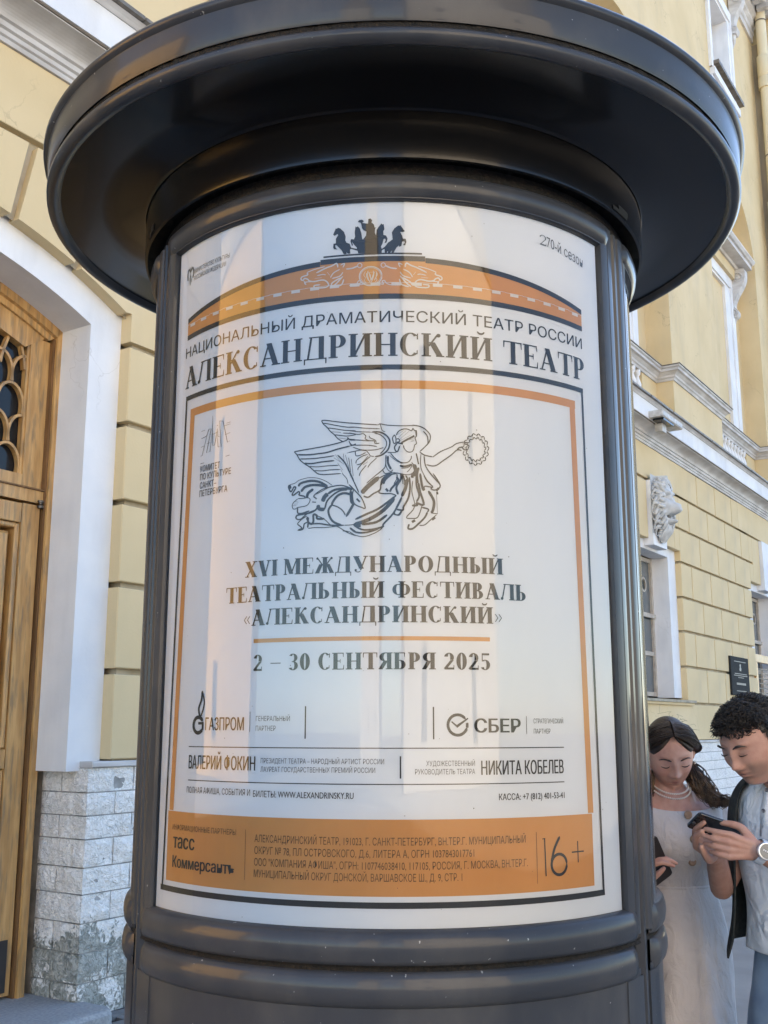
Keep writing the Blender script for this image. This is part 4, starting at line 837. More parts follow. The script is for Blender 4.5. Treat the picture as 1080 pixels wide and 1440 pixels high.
ART_HEADS="22:-2131,7458 -1934,7511 -1681,7550;22:951,7351 766,7419 527,7477;31:-2131,7448 -2110,7396 -2249,7366 -2279,7310 -2228,7274 -2188,7317 -2108,7287 -2068,7242 -1949,7207 -1754,7224 -1658,7194 -1599,7129 -1589,7069 -1675,7029 -1908,7045 -1938,7108 -1792,7110;31:951,7341 932,7291 1062,7250 1090,7194 1043,7161 1006,7208 931,7183 894,7142 782,7117 598,7148 506,7125 451,7065 441,7006 523,6960 744,6959 772,7019 634,7032;22:-2208,7261 -2146,7154 -2187,7218 -1988,7212;22:1024,7150 967,7049 1005,7110 819,7119;33:-1893,7417 -1661,7509 -1508,7552 -1394,7600 -1365,7499;33:728,7329 508,7437 361,7492 251,7548 223,7450;22:-1873,7346 -1737,7359 -1659,7341;22:709,7259 580,7283 507,7271;20:-1621,7406 -1563,7321;20:470,7338 415,7259;26:-1543,7260 -1468,7371 -1317,7446;26:396,7200 324,7315 177,7400;26:-1505,7237 -1316,7279 -1241,7371;26:360,7179 177,7234 104,7331;31:-1522,7072 -1485,7137 -1297,7238;31:377,7014 341,7081 158,7195;31:-1503,7022 -1390,7109 -1240,7273;31:359,6965 249,7060 104,7234;31:-1446,7016 -1276,7060 -1221,7193;31:304,6964 140,7020 85,7156;18:-1930,7284 -1755,7283;18:764,7194 598,7206;26:-1299,7552 -1205,7584 -1242,7489;26:159,7508 68,7546 104,7449;35:-1167,7443 -1017,7452 -887,7503;35:31,7409 -115,7429 -243,7489;18:-893,7513 -878,7551 -841,7565 -804,7547 -789,7507 -804,7469 -841,7455 -878,7473 -893,7513;18:-238,7499 -252,7538 -289,7555 -326,7540 -340,7501 -326,7461 -289,7445 -252,7460 -238,7499;18:-683,7316 -673,7218 -627,7119;18:-445,7318 -454,7221 -499,7125;22:-628,7333 -591,7215 -563,7136;22:-500,7339 -536,7223 -564,7146;22:-1089,7027 -977,7039 -904,7074 -867,7130 -811,7108 -848,7041 -756,7046 -701,7083;22:-43,7000 -152,7020 -225,7060 -262,7119 -316,7100 -280,7032 -371,7043 -426,7083"
ART_QUAD="10000:-1487,8333 -1431,8467 -1421,8490 -1396,8473 -1374,8497 -1316,8476 -1221,8377 -1182,8254 -1191,8166 -1162,8104 -1086,8068 -1048,7966 -899,7927 -889,7877 -1048,7937 -1076,7919 -1066,7820 -1126,7824 -1160,7862 -1156,7816 -1226,7816 -1274,7915 -1408,8066 -1436,8049 -1417,7988 -1378,7954 -1464,7963 -1484,8014 -1475,8103 -1418,8107 -1419,8226 -1363,8310 -1382,8342 -1448,8299;10000:-879,7817 -917,7967 -974,8030 -1030,8114 -1002,8022 -1030,8015 -1068,8136 -1050,8184 -984,8170 -956,8237 -966,8347 -948,8495 -924,8474 -892,8496 -845,8439 -807,8317 -788,8177 -769,8157 -695,8252 -686,8351 -752,8384 -789,8436 -818,8577 -893,8605 -865,8649 -790,8655 -743,8616 -790,8575 -650,8548 -641,8667 -594,8679 -552,8633 -566,8574 -511,8522 -492,8442 -455,8444 -483,8412 -488,8322 -458,8238 -446,8381 -399,8459 -335,8540 -307,8516 -279,8525 -261,8396 -289,8347 -285,8253 -224,8236 -187,8157 -215,8058 -261,8049 -233,8118 -242,8158 -279,8158 -307,8040 -344,7962 -325,7903 -233,7970 -325,7859 -325,7794;10000:218,8345 172,8325 108,8324 153,8235 172,8156 236,8157 254,8079 226,7989 171,7998 217,8058 199,8098 153,8087 134,7978 88,7948 79,7988 24,7938 -50,7801 -96,7801 -86,7860 -132,7801 -178,7802 -178,7851 -215,7802 -252,7803 -261,7901 -325,7873 -233,7980 -178,8058 -68,8136 -77,8235 -86,8314 -30,8413 71,8493 90,8473 108,8503 136,8463"
# ---- fields and lines
def arcz(u, zc, drop=0): return zc
ARC = lambda u, c=2.69: c  # placeholder
# pediment band: two concentric shallow arcs, stepped in the middle
import bisect
def interp(tab, u):
    for (a, za), (b_, zb_) in zip(tab, tab[1:]):
        if u <= b_: t = (u-a)/(b_-a); return za+(zb_-za)*t
    return tab[-1][1]
topc = lambda u: 2.688 - .268*(u+.052)**2           # upper edge outside the step
botc = lambda u: 2.570 + .0*(u)                      # replaced below
def q2(z0, k): return lambda u: z0 - k*(u+.05)**2
TOPO = lambda u: 2.6725 - .195*(u+.05)**2 - .03*(u+.05)**4
def band(z_top, z_bot, ua, ub, lay, name, m, n=40):
    q = M(); q.grid([[cp(ua+(ub-ua)*i/n, z_top(ua+(ub-ua)*i/n), lay), cp(ua+(ub-ua)*i/n, z_bot(ua+(ub-ua)*i/n), lay)] for i in range(n+1)]); return q.obj(name, m, C0)
BOT = lambda u: 2.580 - .010*((u+.05)/.56)**2
TP = lambda u: 2.672 - .058*((u+.05)/.56)**2
band(TP, BOT, -.605, -.183, 1, 'pediment_field', ORG); band(TP, BOT, .073, .513, 1, 'pediment_field', ORG)
band(lambda u: 2.668, BOT, -.1829, .0729, 1, 'pediment_field', ORG)
band(TP, lambda u: TP(u)-.013, -.605, -.180, 2, 'pediment_line', INK); band(TP, lambda u: TP(u)-.013, .070, .513, 2, 'pediment_line', INK)
band(lambda u: 2.673, lambda u: 2.660, -.1795, .0695, 2, 'pediment_line', INK)
band(lambda u: 2.681, lambda u: 2.677, -.172, .062, 2, 'pediment_line', INK)
band(lambda u: BOT(u)+.000, lambda u: BOT(u)-.013, -.605, .513, 2, 'pediment_line', INK)
dn = M()
for i in range(23):
    u = -.592+i*.0485; z = BOT(u)+.024-.0*(u)
    rectp(dn, u, u+.0225, z-.0045, z+.0035, 3); rectp(dn, u-.013, u+.002, z+.0025, z+.0035, 3); rectp(dn, u+.0215, u+.036, z+.0025, z+.0035, 3)
dn.obj('dentil_print', WPR, C0)
def decode(s): return [(int(p.split(':')[0])*1e-4, [(int(a.split(',')[0])*1e-4, int(a.split(',')[1])*1e-4+1.9) for a in p.split(':')[1].split()]) for p in s.split(';')]
def art(data, name, m, lay, fill=False, k=1.0):
    q = M()
    if fill:
        for w_, pts in data:
            vs = [Vector((x, z, 0)) for x, z in pts]
            from mathutils.geometry import tessellate_polygon
            q.add([cp(x, z, lay) for x, z in pts], [tuple(t) for t in tessellate_polygon([vs])])
    else:
        for w_, pts in data: ribbon(q, catmull(pts, 4), w_*k, lay)
    return q.obj(name, m, C0)
art(decode(ART_QUAD), 'chariot_silhouette', INK, 3, True)
art(decode(ART_HEADS), 'horse_heads_print', WPR, 3)
md_ = M()
ribbon(md_, [(-.0585+.0265*cos(RAD(a)), 2.6235+.0235*sin(RAD(a))) for a in range(0, 361, 15)], .0028, 3)
ribbon(md_, [(-.0585+.0235*cos(RAD(a)), 2.6235+.0205*sin(RAD(a))) for a in range(0, 361, 15)], .0010, 3)
for sg in (-1, 1):
    ribbon(md_, catmull([(-.0585+sg*.006, 2.637), (-.0585+sg*.0075, 2.628), (-.0585+sg*.005, 2.616), (-.0585+sg*.001, 2.608)], 4), .0016, 3)
    ribbon(md_, catmull([(-.0585+sg*.012, 2.636), (-.0585+sg*.016, 2.627), (-.0585+sg*.012, 2.620), (-.0585+sg*.015, 2.613), (-.0585+sg*.010, 2.608)], 4), .0012, 3)
ribbon(md_, [(-.0585, 2.628), (-.0585, 2.611)], .0022, 3); ribbon(md_, [(-.0655, 2.633), (-.0515, 2.633)], .0012, 3)
md_.obj('medallion_print', WPR, C0)
NIKE = decode(ART_NIKE); art(NIKE, 'winged_figure_print', INK, 3, k=1.35)
# ---- headings
text('НАЦИОНАЛЬНЫЙ ДРАМАТИЧЕСКИЙ ТЕАТР РОССИИ', -.610, .510, 2.510, .0265, 'lettering', INK, .004)
T_ = .21
didone('АЛЕКСАНДРИНСКИЙ ТЕАТР', -.606, .514, 2.4285, .0555, 'heading', gap=.035)
T_ = .245
ln = M(); rectp(ln, -.600, .507, 2.394, 2.407, 3); rectp(ln, -.600, -.592, 2.2, 2.394, 3); rectp(ln, .498, .507, 2.2, 2.394, 3)
# dark frame: left and right legs, base
def leg(m, u_top, u_bot, w_, z_top, z_bot, lay): m.grid([[cp(u_top+(u_bot-u_top)*t-w_/2, z_top+(z_bot-z_top)*t, lay), cp(u_top+(u_bot-u_top)*t+w_/2, z_top+(z_bot-z_top)*t, lay)] for t in (0, .33, .66, 1)])
ln = M(); rectp(ln, -.600, .507, 2.396, 2.408, 3); leg(ln, -.597, -.628, .007, 2.396, 1.24, 3); leg(ln, .503, .514, .007, 2.396, 1.24, 3); rectp(ln, -.636, .518, 1.231, 1.2435, 3); ln.obj('frame_line', INK, C0)
og = M(); rectp(og, -.577, .475, 2.3505, 2.3705, 1); leg(og, -.567, -.598, .019, 2.3505, 1.41, 1); leg(og, .464, .478, .019, 2.3505, 1.41, 1)
rectp(og, -.612, .482, 1.2545, 1.4085, 1); og.obj('orange_frame', ORG, C0)
didone('XVI МЕЖДУНАРОДНЫЙ', -.362, .246, 1.9315, .036, 'festival_title'); didone('ТЕАТРАЛЬНЫЙ ФЕСТИВАЛЬ', -.417, .302, 1.875, .036, 'festival_title')
didone('«АЛЕКСАНДРИНСКИЙ»', -.362, .240, 1.8215, .036, 'festival_title')
rectp(M(), -.334, .210, 1.7825, 1.7915, 2).obj('orange_rule', ORG, C0)
didone('2 – 30 СЕНТЯБРЯ 2025', -.334, .209, 1.7205, .036, 'festival_dates')
rl = M(); rectp(rl, -.532, .398, 1.5535, 1.5556, 2); rectp(rl, -.530, .396, 1.4790, 1.4811, 2)
for u, za, zc, w_ in ((-.339, 1.588, 1.632, .0012), (-.201, 1.574, 1.643, .0030), (.0795, 1.573, 1.641, .0030), (.296, 1.584, 1.622, .0012), (.0078, 1.492, 1.538, .0030)): rectp(rl, u-w_/2, u+w_/2, za, zc, 2)
rl.obj('thin_rules', INK, C0)
bd_ = M(); rectp(bd_, -.3435, -.3425, 1.277, 1.381, 3); rectp(bd_, .313, .3142, 1.271, 1.377, 3); bd_.obj('thin_rules', INK2, C0)
# partners
gz = M()
ring_ = lambda cx, cz, r, a0, a1, wd, m, lay=2: ribbon(m, [(cx+r*cos(RAD(a)), cz+r*sin(RAD(a))) for a in [a0+(a1-a0)*i/24 for i in range(25)]], wd, lay)
ring_(-.499, 1.603, .0175, 30, 330, .0085, gz); rectp(gz, -.499, -.480, 1.604, 1.610, 2); rectp(gz, -.486, -.480, 1.592, 1.610, 2)
ribbon(gz, catmull([(-.494, 1.622), (-.499, 1.640), (-.490, 1.660), (-.488, 1.680)], 5), .006, 2); ribbon(gz, catmull([(-.488, 1.680), (-.480, 1.655), (-.484, 1.636), (-.491, 1.622)], 5), .0045, 2)
gz.obj('gas_company_logo', INK, C0)
text('ГАЗПРОМ', -.474, -.355, 1.5915, .0275, 'lettering', INK, .022)
text('ГЕНЕРАЛЬНЫЙ', -.323, -.2375, 1.6115, .0105, 'lettering', GRY); text('ПАРТНЕР', -.323, -.272, 1.5905, .0105, 'lettering', GRY)
sb = M(); ring_(.1325, 1.603, .0215, 35, 345, .0062, sb); ring_(.1325, 1.603, .0215, -15, 12, .0062, sb)
ribbon(sb, [(.119, 1.610), (.131, 1.600), (.156, 1.617)], .0062, 2); sb.obj('bank_logo', INK, C0)
text('СБЕР', .170, .281, 1.587, .0285, 'lettering', INK, .03)
text('СТРАТЕГИЧЕСКИЙ', .3145, .398, 1.6065, .0100, 'lettering', GRY); text('ПАРТНЕР', .3145, .360, 1.5845, .0100, 'lettering', GRY)
text('ВАЛЕРИЙ ФОКИН', -.530, -.322, 1.5055, .0290, 'lettering', INK, .024)
text('ПРЕЗИДЕНТ ТЕАТРА – НАРОДНЫЙ АРТИСТ РОССИИ', -.308, -.027, 1.5215, .0105, 'lettering', GRY); text('ЛАУРЕАТ ГОСУДАРСТВЕННЫХ ПРЕМИЙ РОССИИ', -.308, -.046, 1.5035, .0105, 'lettering', GRY)
text('ХУДОЖЕСТВЕННЫЙ', .063, .170, 1.5175, .0105, 'lettering', GRY); text('РУКОВОДИТЕЛЬ ТЕАТРА', .039, .170, 1.5005, .0105, 'lettering', GRY)
text('НИКИТА КОБЕЛЕВ', .184, .395, 1.4985, .0285, 'lettering', INK, .024)
text('ПОЛНАЯ АФИША, СОБЫТИЯ И', -.534, -.334, 1.4520, .0130, 'lettering', INK); text('БИЛЕТЫ: WWW.ALEXANDRINSKY.RU', -.326, -.092, 1.4500, .0130, 'lettering', INK, .012)
text('КАССА: +7 (812) 401-53-41', .224, .395, 1.4455, .0130, 'lettering', INK, .012)
text('ИНФОРМАЦИОННЫЕ ПАРТНЕРЫ', -.588, -.369, 1.3680, .0115, 'lettering', INK2, lay=3)
text('тасс', -.583, -.497, 1.3280, .0250, 'lettering', INK, .03, lay=3, cap=.56); text('Коммерсантъ', -.583, -.370, 1.2860, .0245, 'lettering', INK, .03, lay=3)
for s_, ur, z in (('АЛЕКСАНДРИНСКИЙ ТЕАТР, 191023, Г. САНКТ-ПЕТЕРБУРГ, ВН.ТЕР.Г. МУНИЦИПАЛЬНЫЙ', .286, 1.3565), ('ОКРУГ № 78, ПЛ ОСТРОВСКОГО, Д.6, ЛИТЕРА А, ОГРН 1037843017761', .165, 1.3320),
                  ('ООО "КОМПАНИЯ АФИША", ОГРН: 1107746038410, 117105, РОССИЯ, Г. МОСКВА, ВН.ТЕР.Г.', .290, 1.3080), ('МУНИЦИПАЛЬНЫЙ ОКРУГ ДОНСКОЙ, ВАРШАВСКОЕ Ш., Д. 9, СТР. 1', .138, 1.2845)):
    text(s_, -.319, ur, z, .0150, 'lettering', INK2, .0, lay=3)
ag = M(); ribbon(ag, [(.335, 1.3625), (.3365, 1.2850)], .0065, 3); ribbon(ag, [(.329, 1.362), (.337, 1.3625)], .004, 3)
ring_(.3735, 1.3070, .0215, 0, 360, .0062, ag, 3); ribbon(ag, catmull([(.377, 1.365), (.361, 1.340), (.352, 1.312)], 5), .0062, 3)
ribbon(ag, [(.411, 1.330), (.449, 1.330)], .0065, 3); ribbon(ag, [(.430, 1.3525), (.430, 1.3075)], .0065, 3); ag.obj('age_mark', INK, C0)
T_ = .10; didone('2', .372, .393, 2.748, .027, 'season_mark', m=GRY)
text('70-й сезон', .395, .527, 2.7485, .0265, 'season_mark', GRY, zr=2.7300-.001)
bpy.data.objects[[o.name for o in bpy.data.objects if o.name.startswith('season_mark')][0]]
text('МИНИСТЕРСТВО КУЛЬТУРЫ', -.583, -.440, 2.7320, .0115, 'lettering', GRY); text('РОССИЙСКОЙ ФЕДЕРАЦИИ', -.583, -.452, 2.7130, .0115, 'lettering', GRY)
eg = M()
for sg in (-1, 1):
    ribbon(eg, catmull([(-.602, 2.742), (-.602+sg*.010, 2.752), (-.602+sg*.015, 2.738), (-.602+sg*.012, 2.722)], 4), .005, 2); ribbon(eg, [(-.602, 2.738), (-.602+sg*.007, 2.712)], .003, 2); ribbon(eg, [(-.602+sg*.003, 2.748), (-.602+sg*.005, 2.757)], .003, 2)
ribbon(eg, [(-.602, 2.755), (-.602, 2.706)], .006, 2); eg.obj('eagle_print', GRY, C0)
# committee of culture mark
ck = M(); X = lambda px: -.525+(px)*.105; Z = lambda pz: 2.241+pz*.0625
def pl(pts, w_=.0016): ribbon(ck, [(X(a), Z(c)) for a, c in pts], w_, 2)
pl([(0, 1.0), (1, 1.08)]); pl([(0, .70), (.2, .75), (.28, 1.0), (.36, 1.0), (.22, 0.08), (.34, .10), (.40, .82)]); pl([(0, .36), (.12, .38)]); pl([(0, 0), (.06, .02), (.26, .98)])
pl([(.40, 1.5), (.40, .98), (.44, .30), (.50, .30), (.54, .62), (.58, .95), (.60, .62), (.66, .60)]); pl([(.64, 1.22), (.72, .18), (.62, .20), (.58, .6)]); pl([(.64, 1.22), (.76, 1.18), (.92, .30), (1.0, .34)]); pl([(.8, .98), (1, 1.0)]); pl([(.84, .62), (1, .66)]); pl([(.0, -.30), (1, -.22)], .0024); pl([(.34, .45), (.22, .44)]); pl([(.42, .75), (.6, .8)])
ck.obj('committee_mark', INK, C0)
for s_, ur, z in (('КОМИТЕТ', -.452, 2.201), ('ПО КУЛЬТУРЕ', -.414, 2.181), ('САНКТ–', -.462, 2.160), ('ПЕТЕРБУРГА', -.424, 2.140)): text(s_, -.524, ur, z, .0150, 'lettering', INK, .008)
# specks and scratches in the glazing
sk = M()
for i in range(70):
    u = random.uniform(-.62, .55); z = random.uniform(1.2, 2.79); r = random.uniform(.0004, .0014)
    sk.add([cp(u+r*cos(k*pi/3)*random.uniform(.6, 1.3), z+r*sin(k*pi/3), 7) for k in range(6)], [tuple(range(6))])
sk.obj('dirt_specks', mat('speck', (.08, .07, .06), .9), C0)
# ------------------------------------------------------------------ lion mask on the window keystone
LW = mat('lion_stucco', (.42, .42, .41), .75, (.58, .58, .57), scale=9, detail=6, bump=.3, bscale=40, dist=.006)
KS = 9.95
M().prism([(KS-.27, 4.06), (KS+.29, 4.06), (KS+.32, 4.97), (KS-.30, 4.97)], -.055, .12).obj('keystone', WHT, B)
def lionh(x, z):
    e = (x/.27)**2 + ((z-4.66)/.40)**2
    h = .185*max(0, 1-e**1.6)**.5
    h += .115*math.exp(-((x)/.105)**4-((z-4.585)/.085)**4) + .06*math.exp(-((x)/.075)**4-((z-4.40)/.035)**4)
    g = lambda cx, cz, sx, sz, a: a*math.exp(-((x-cx)/sx)**2-((z-cz)/sz)**2)
    h += g(0, 4.63, .045, .03, .018) + g(0, 4.70, .045, .10, .02)
    h += g(0, 4.40, .07, .035, .05) + g(.06, 4.56, .05, .045, .035) + g(-.06, 4.56, .05, .045, .035)
    h -= g(0, 4.475, .085, .022, .12)
    for s in (-1, 1):
        h += g(s*.10, 4.81, .07, .03, .04) - g(s*.10, 4.74, .055, .03, .075) + g(s*.095, 4.745, .022, .015, .025) + g(s*.15, 4.64, .05, .07, .03)
    h -= g(.0, 4.9, .02, .05, .01)
    t = min(1, max(0, (4.86-z)/.26))
    if z > 4.52: h = max(h, (.15+.135*t)*math.exp(-(x/.075)**4) if z > 4.56 else h)
    return h
q = M(); NX, NZ = 56, 76
q.grid([[(KS-.29+.58*i/NX, -.055-lionh(-.29+.58*i/NX, 4.22+.84*k/NZ), 4.22+.84*k/NZ) for k in range(NZ+1)] for i in range(NX+1)])
lm = q.obj('lion_mask', LW, B, smooth=True)
q = M(); random.seed(5)
for ring_i, (rx, rz, n, ln_) in enumerate(((.235, .365, 26, .10), (.27, .41, 30, .12))):
    for i in range(n):
        a = 2*pi*i/n + ring_i*.1; cx, cz = KS+rx*sin(a), 4.63+rz*cos(a); dx, dz = sin(a), cos(a)
        if abs(sin(a)) < .35 and cos(a) < -.3 and ring_i == 0: continue
        hb = .04+.07*(1-ring_i)
        if cz > 5.0: cz = 5.0
        tw = random.choice((-1, 1))*.035
        pts = [(cx-dx*.05, -.055-hb-.035, cz-dz*.05+.0), (cx, -.055-hb-.03, cz), (cx+dx*ln_*.3+dz*tw, -.055-hb*.8-.01, cz+dz*ln_*.3-dx*tw-.02), (cx+dx*ln_*.45-dz*tw, -.05-hb*.4, cz+dz*ln_*.45+dx*tw-.05)]
        pts = [(min(max(x, KS-.31), KS+.31), y, max(4.12, min(z, 5.05))) for x, y, z in pts]
        q.tube(catmull(pts, 3), [.026]*1+[.030]*3+[.027]*3+[.012]*3 if len(catmull(pts, 3)) == 10 else .025, 6)
for i in range(9):
    x = KS-.12+.03*i; q.tube(catmull([(x, -.17, 4.40), (x+.01, -.19, 4.30), (x-.012, -.13, 4.20), (x*.6+KS*.4, -.09, 4.12)], 3), [.024, .026, .027, .027, .026, .024, .022, .02, .016, .008], 6)
q.obj('lion_mane', LW, lm, smooth=True)
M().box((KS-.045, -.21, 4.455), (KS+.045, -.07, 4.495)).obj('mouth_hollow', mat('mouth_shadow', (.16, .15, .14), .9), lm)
for s in (-1, 1):
    M().tube([(KS+s*.17, -.16, 4.86), (KS+s*.20, -.17, 4.90), (KS+s*.22, -.14, 4.93)], [.03, .035, .01], 8).obj('lion_ear', LW, lm, smooth=True)
# far keystone
M().prism([(16.0-.27, 4.06), (16.0+.29, 4.06), (16.0+.32, 4.97), (16.0-.31, 4.97)], -.055, .12).obj('keystone', WHT, B)
# ------------------------------------------------------------------ people
def V3(*a): return Vector(a)
def capsule(m, pts, rad, seg=14):
    pts = [Vector(p) for p in pts]
    P = catmull([tuple(p)+(r,) for p, r in zip(pts, rad)], 4) if len(pts) > 2 else [tuple(p)+(r,) for p, r in zip(pts, rad)]
    # rounded ends
    a = Vector(P[0][:3]); b = Vector(P[1][:3]); d = (a-b).normalized(); r = P[0][3]
    pre = [tuple(a+d*r*k)+(r*sqrt(max(0, 1-k*k)),) for k in (.98, .8, .5)]
    a = Vector(P[-1][:3]); b = Vector(P[-2][:3]); d = (a-b).normalized(); r = P[-1][3]
    post_ = [tuple(a+d*r*k)+(r*sqrt(max(0, 1-k*k)),) for k in (.5, .8, .98)]
    P = pre+list(P)+post_
    return m.tube([p[:3] for p in P], [p[3] for p in P], seg)
def head_mesh(m, Mx, female, s=1.0):
    g = lambda x, z, cx, cz, sx, sz, a: a*math.exp(-((x-cx)/sx)**2-((z-cz)/sz)**2)
    NU, NV = 120, 90; rows = []
    for j in range(NV+1):
        ph = pi*j/NV; row = []
        for i in range(NU):
            th = 2*pi*i/NU
            x, y, z = sin(ph)*sin(th), -sin(ph)*cos(th), cos(ph)
            wz = .074 if female else .078
            px, py, pz = x*wz, y*.094+.006, z*.115
            if pz < 0: k = -pz/.115; px *= 1-.30*k**1.5-(.05 if female else .0)*k; py = py*(1-.10*k)-.012*k*(1 if y < .3 else 0)
            if y > .1 and pz < -.02: py *= 1-.35*min(1, (-pz-.02)/.07)
            if y < 0:
                f = min(1, -y*1.9)
                d = g(px, pz, 0, -.026, .0125, .013, .021) + g(px, pz, 0, -.002, .0095, .020, .011) + g(px, pz, 0, .018, .012, .014, .006)
                for q in (-1, 1):
                    d += g(px, pz, q*.013, -.030, .007, .007, .007)
                    d -= g(px, pz, q*.030, .014, .015, .010, .0105) ; d += g(px, pz, q*.030, .011, .0125, .0085, .0075)
                    d += g(px, pz, q*.030, .032, .020, .007, .006 if not female else .003) + g(px, pz, q*.045, -.022, .018, .020, .005)
                    d -= g(px, pz, q*.026, -.040, .006, .014, .0022)
                d += g(px, pz, 0, -.0485, .020, .0048, .0065) + g(px, pz, 0, -.0605, .017, .0055, .0075) - g(px, pz, 0, -.0545, .022, .0018, .005)
                d -= g(px, pz, 0, -.072, .020, .006, .004); d += g(px, pz, 0, -.092, .020, .014, .011) - g(px, pz, 0, -.039, .005, .006, .0015)
                py -= d*f
            row.append(tuple(Mx @ (V3(px, py, pz)*s)))
        rows.append(row)
    m.grid(rows, cv=True)
    for q in (-1, 1):   # ears
        pts = [V3(q*.074, .005, -.020), V3(q*.080, .013, -.004), V3(q*.084, .022, .016), V3(q*.082, .018, .030), V3(q*.078, .006, .030), V3(q*.076, .000, .014)]
        m.tube([tuple(Mx @ (p*s)) for p in catmull([tuple(p) for p in pts], 3) for p in [Vector(p)]], .0055, 8)
        m.tube([tuple(Mx @ (V3(q*.072, .008, -.012)*s)), tuple(Mx @ (V3(q*.078, .012, .008)*s)), tuple(Mx @ (V3(q*.077, .012, .022)*s))], [.006, .008, .006], 8)
def hand(m, wrist, d, n, side=1, curl=(20, 25, 30, 34), thumb=(.5, .5), s=1.0, bend=1.0):
    d = d.normalized(); n = (n-d*n.dot(d)).normalized(); t = d.cross(n)*side   # t: towards the thumb
    w_ = Vector(wrist); L = (.074, .082, .076, .060); k0 = (.031, .010, -.011, -.031)
    ends = []
    for i in range(4):
        base = w_ + d*(.088-.004*abs(i-1))*s + t*k0[i]*s
        capsule(m, [w_+t*k0[i]*.45*s, (w_+base)/2+t*k0[i]*.12*s-n*.002, base], [.0155*s, .0135*s, .0105*s])
        p = base; dirr = d.copy(); pts = [base]; rr = [.0098*s]
        for j, fr in enumerate((.46, .31, .23)):
            a = RAD(curl[i]*bend*(1, 1.25, .8)[j]); dirr = (dirr*cos(a)+n*sin(a)).normalized() if True else dirr
            nn = (n-dirr*n.dot(dirr)); n_loc = nn.normalized() if nn.length > 1e-3 else n
            p = p + dirr*L[i]*fr*s; pts.append(p.copy()); rr.append((.0088, .0078, .0066)[j]*s)
            # keep turning within the plane (d, n)
        capsule(m, pts, rr, 10); ends.append(pts)
    b0 = w_ + d*.022*s + t*.024*s + n*.006*s
    b1 = b0 + (d*.6+t*.65+n*.45*thumb[0]).normalized()*.042*s; b2 = b1 + (d*.9+t*.15+n*.5*thumb[1]).normalized()*.032*s; b3 = b2 + (d*.95-t*.1+n*.5*thumb[1]).normalized()*.025*s
    capsule(m, [b0, b1, b2, b3], [.016*s, .0125*s, .0105*s, .008*s], 10)
    return ends
def loft(rings, seg=96, rows=90, fold=None, a0=0, a1=2*pi, cut=None, rim=.0):
    """rings: (cx, cy, z, halfwidth, halfdepth, yaw, power). Angle 0 is the front of the person."""
    R_ = catmull(rings, max(2, rows//(len(rings)-1))); m = M(); G_ = []
    af_ = a0 if callable(a0) else None
    if af_: a0, a1 = .5, 2*pi-.5
    full = abs(a1-a0-2*pi) < 1e-6; n = seg if full else seg+1
    for rg in R_:
        cx, cy, z, hw, hd, yaw, pw = rg[:7]; row = []
        if af_: a0 = af_(z); a1 = 2*pi-a0
        for i in range(n):
            a = a0+(a1-a0)*i/seg; c, s = cos(a), sin(a)
            ex = 2/pw; lx = hw*math.copysign(abs(s)**ex, s); ly = -hd*math.copysign(abs(c)**ex, c)
            k = 1.0; dz = 0
            if fold: k, dz = fold(a, z)
            lx *= k; ly *= k
            row.append((cx+lx*cos(yaw)-ly*sin(yaw), cy+lx*sin(yaw)+ly*cos(yaw), z+dz))
        G_.append(row)
    m.grid(G_, cv=full)
    if cut:
        keep = [i for i, f in enumerate(m.f) if not cut(*[sum(m.v[k][j] for k in f)/4 for j in range(3)])]
        m.f = [m.f[i] for i in keep]; m.m = [m.m[i] for i in keep]
    return m
def person(name, base, label):
    e = empty(name, base, 0, label, 'person'); return e
def addp(e, m, name, mt, smooth=True, voxel=None, angle=None, solid=None, smoothit=0):
    bx, by = e.location.x, e.location.y
    m.v = [(x-bx, y-by, z) for x, y, z in m.v]
    o = m.obj(name, mt, e, smooth=smooth, angle=angle)
    if voxel:
        md = o.modifiers.new('remesh', 'REMESH'); md.mode = 'VOXEL'; md.voxel_size = voxel; md.use_smooth_shade = True
    if smoothit: md = o.modifiers.new('smooth', 'SMOOTH'); md.iterations = smoothit; md.factor = .5
    if solid: md = o.modifiers.new('solid', 'SOLIDIFY'); md.thickness = solid; md.offset = 1
    return o
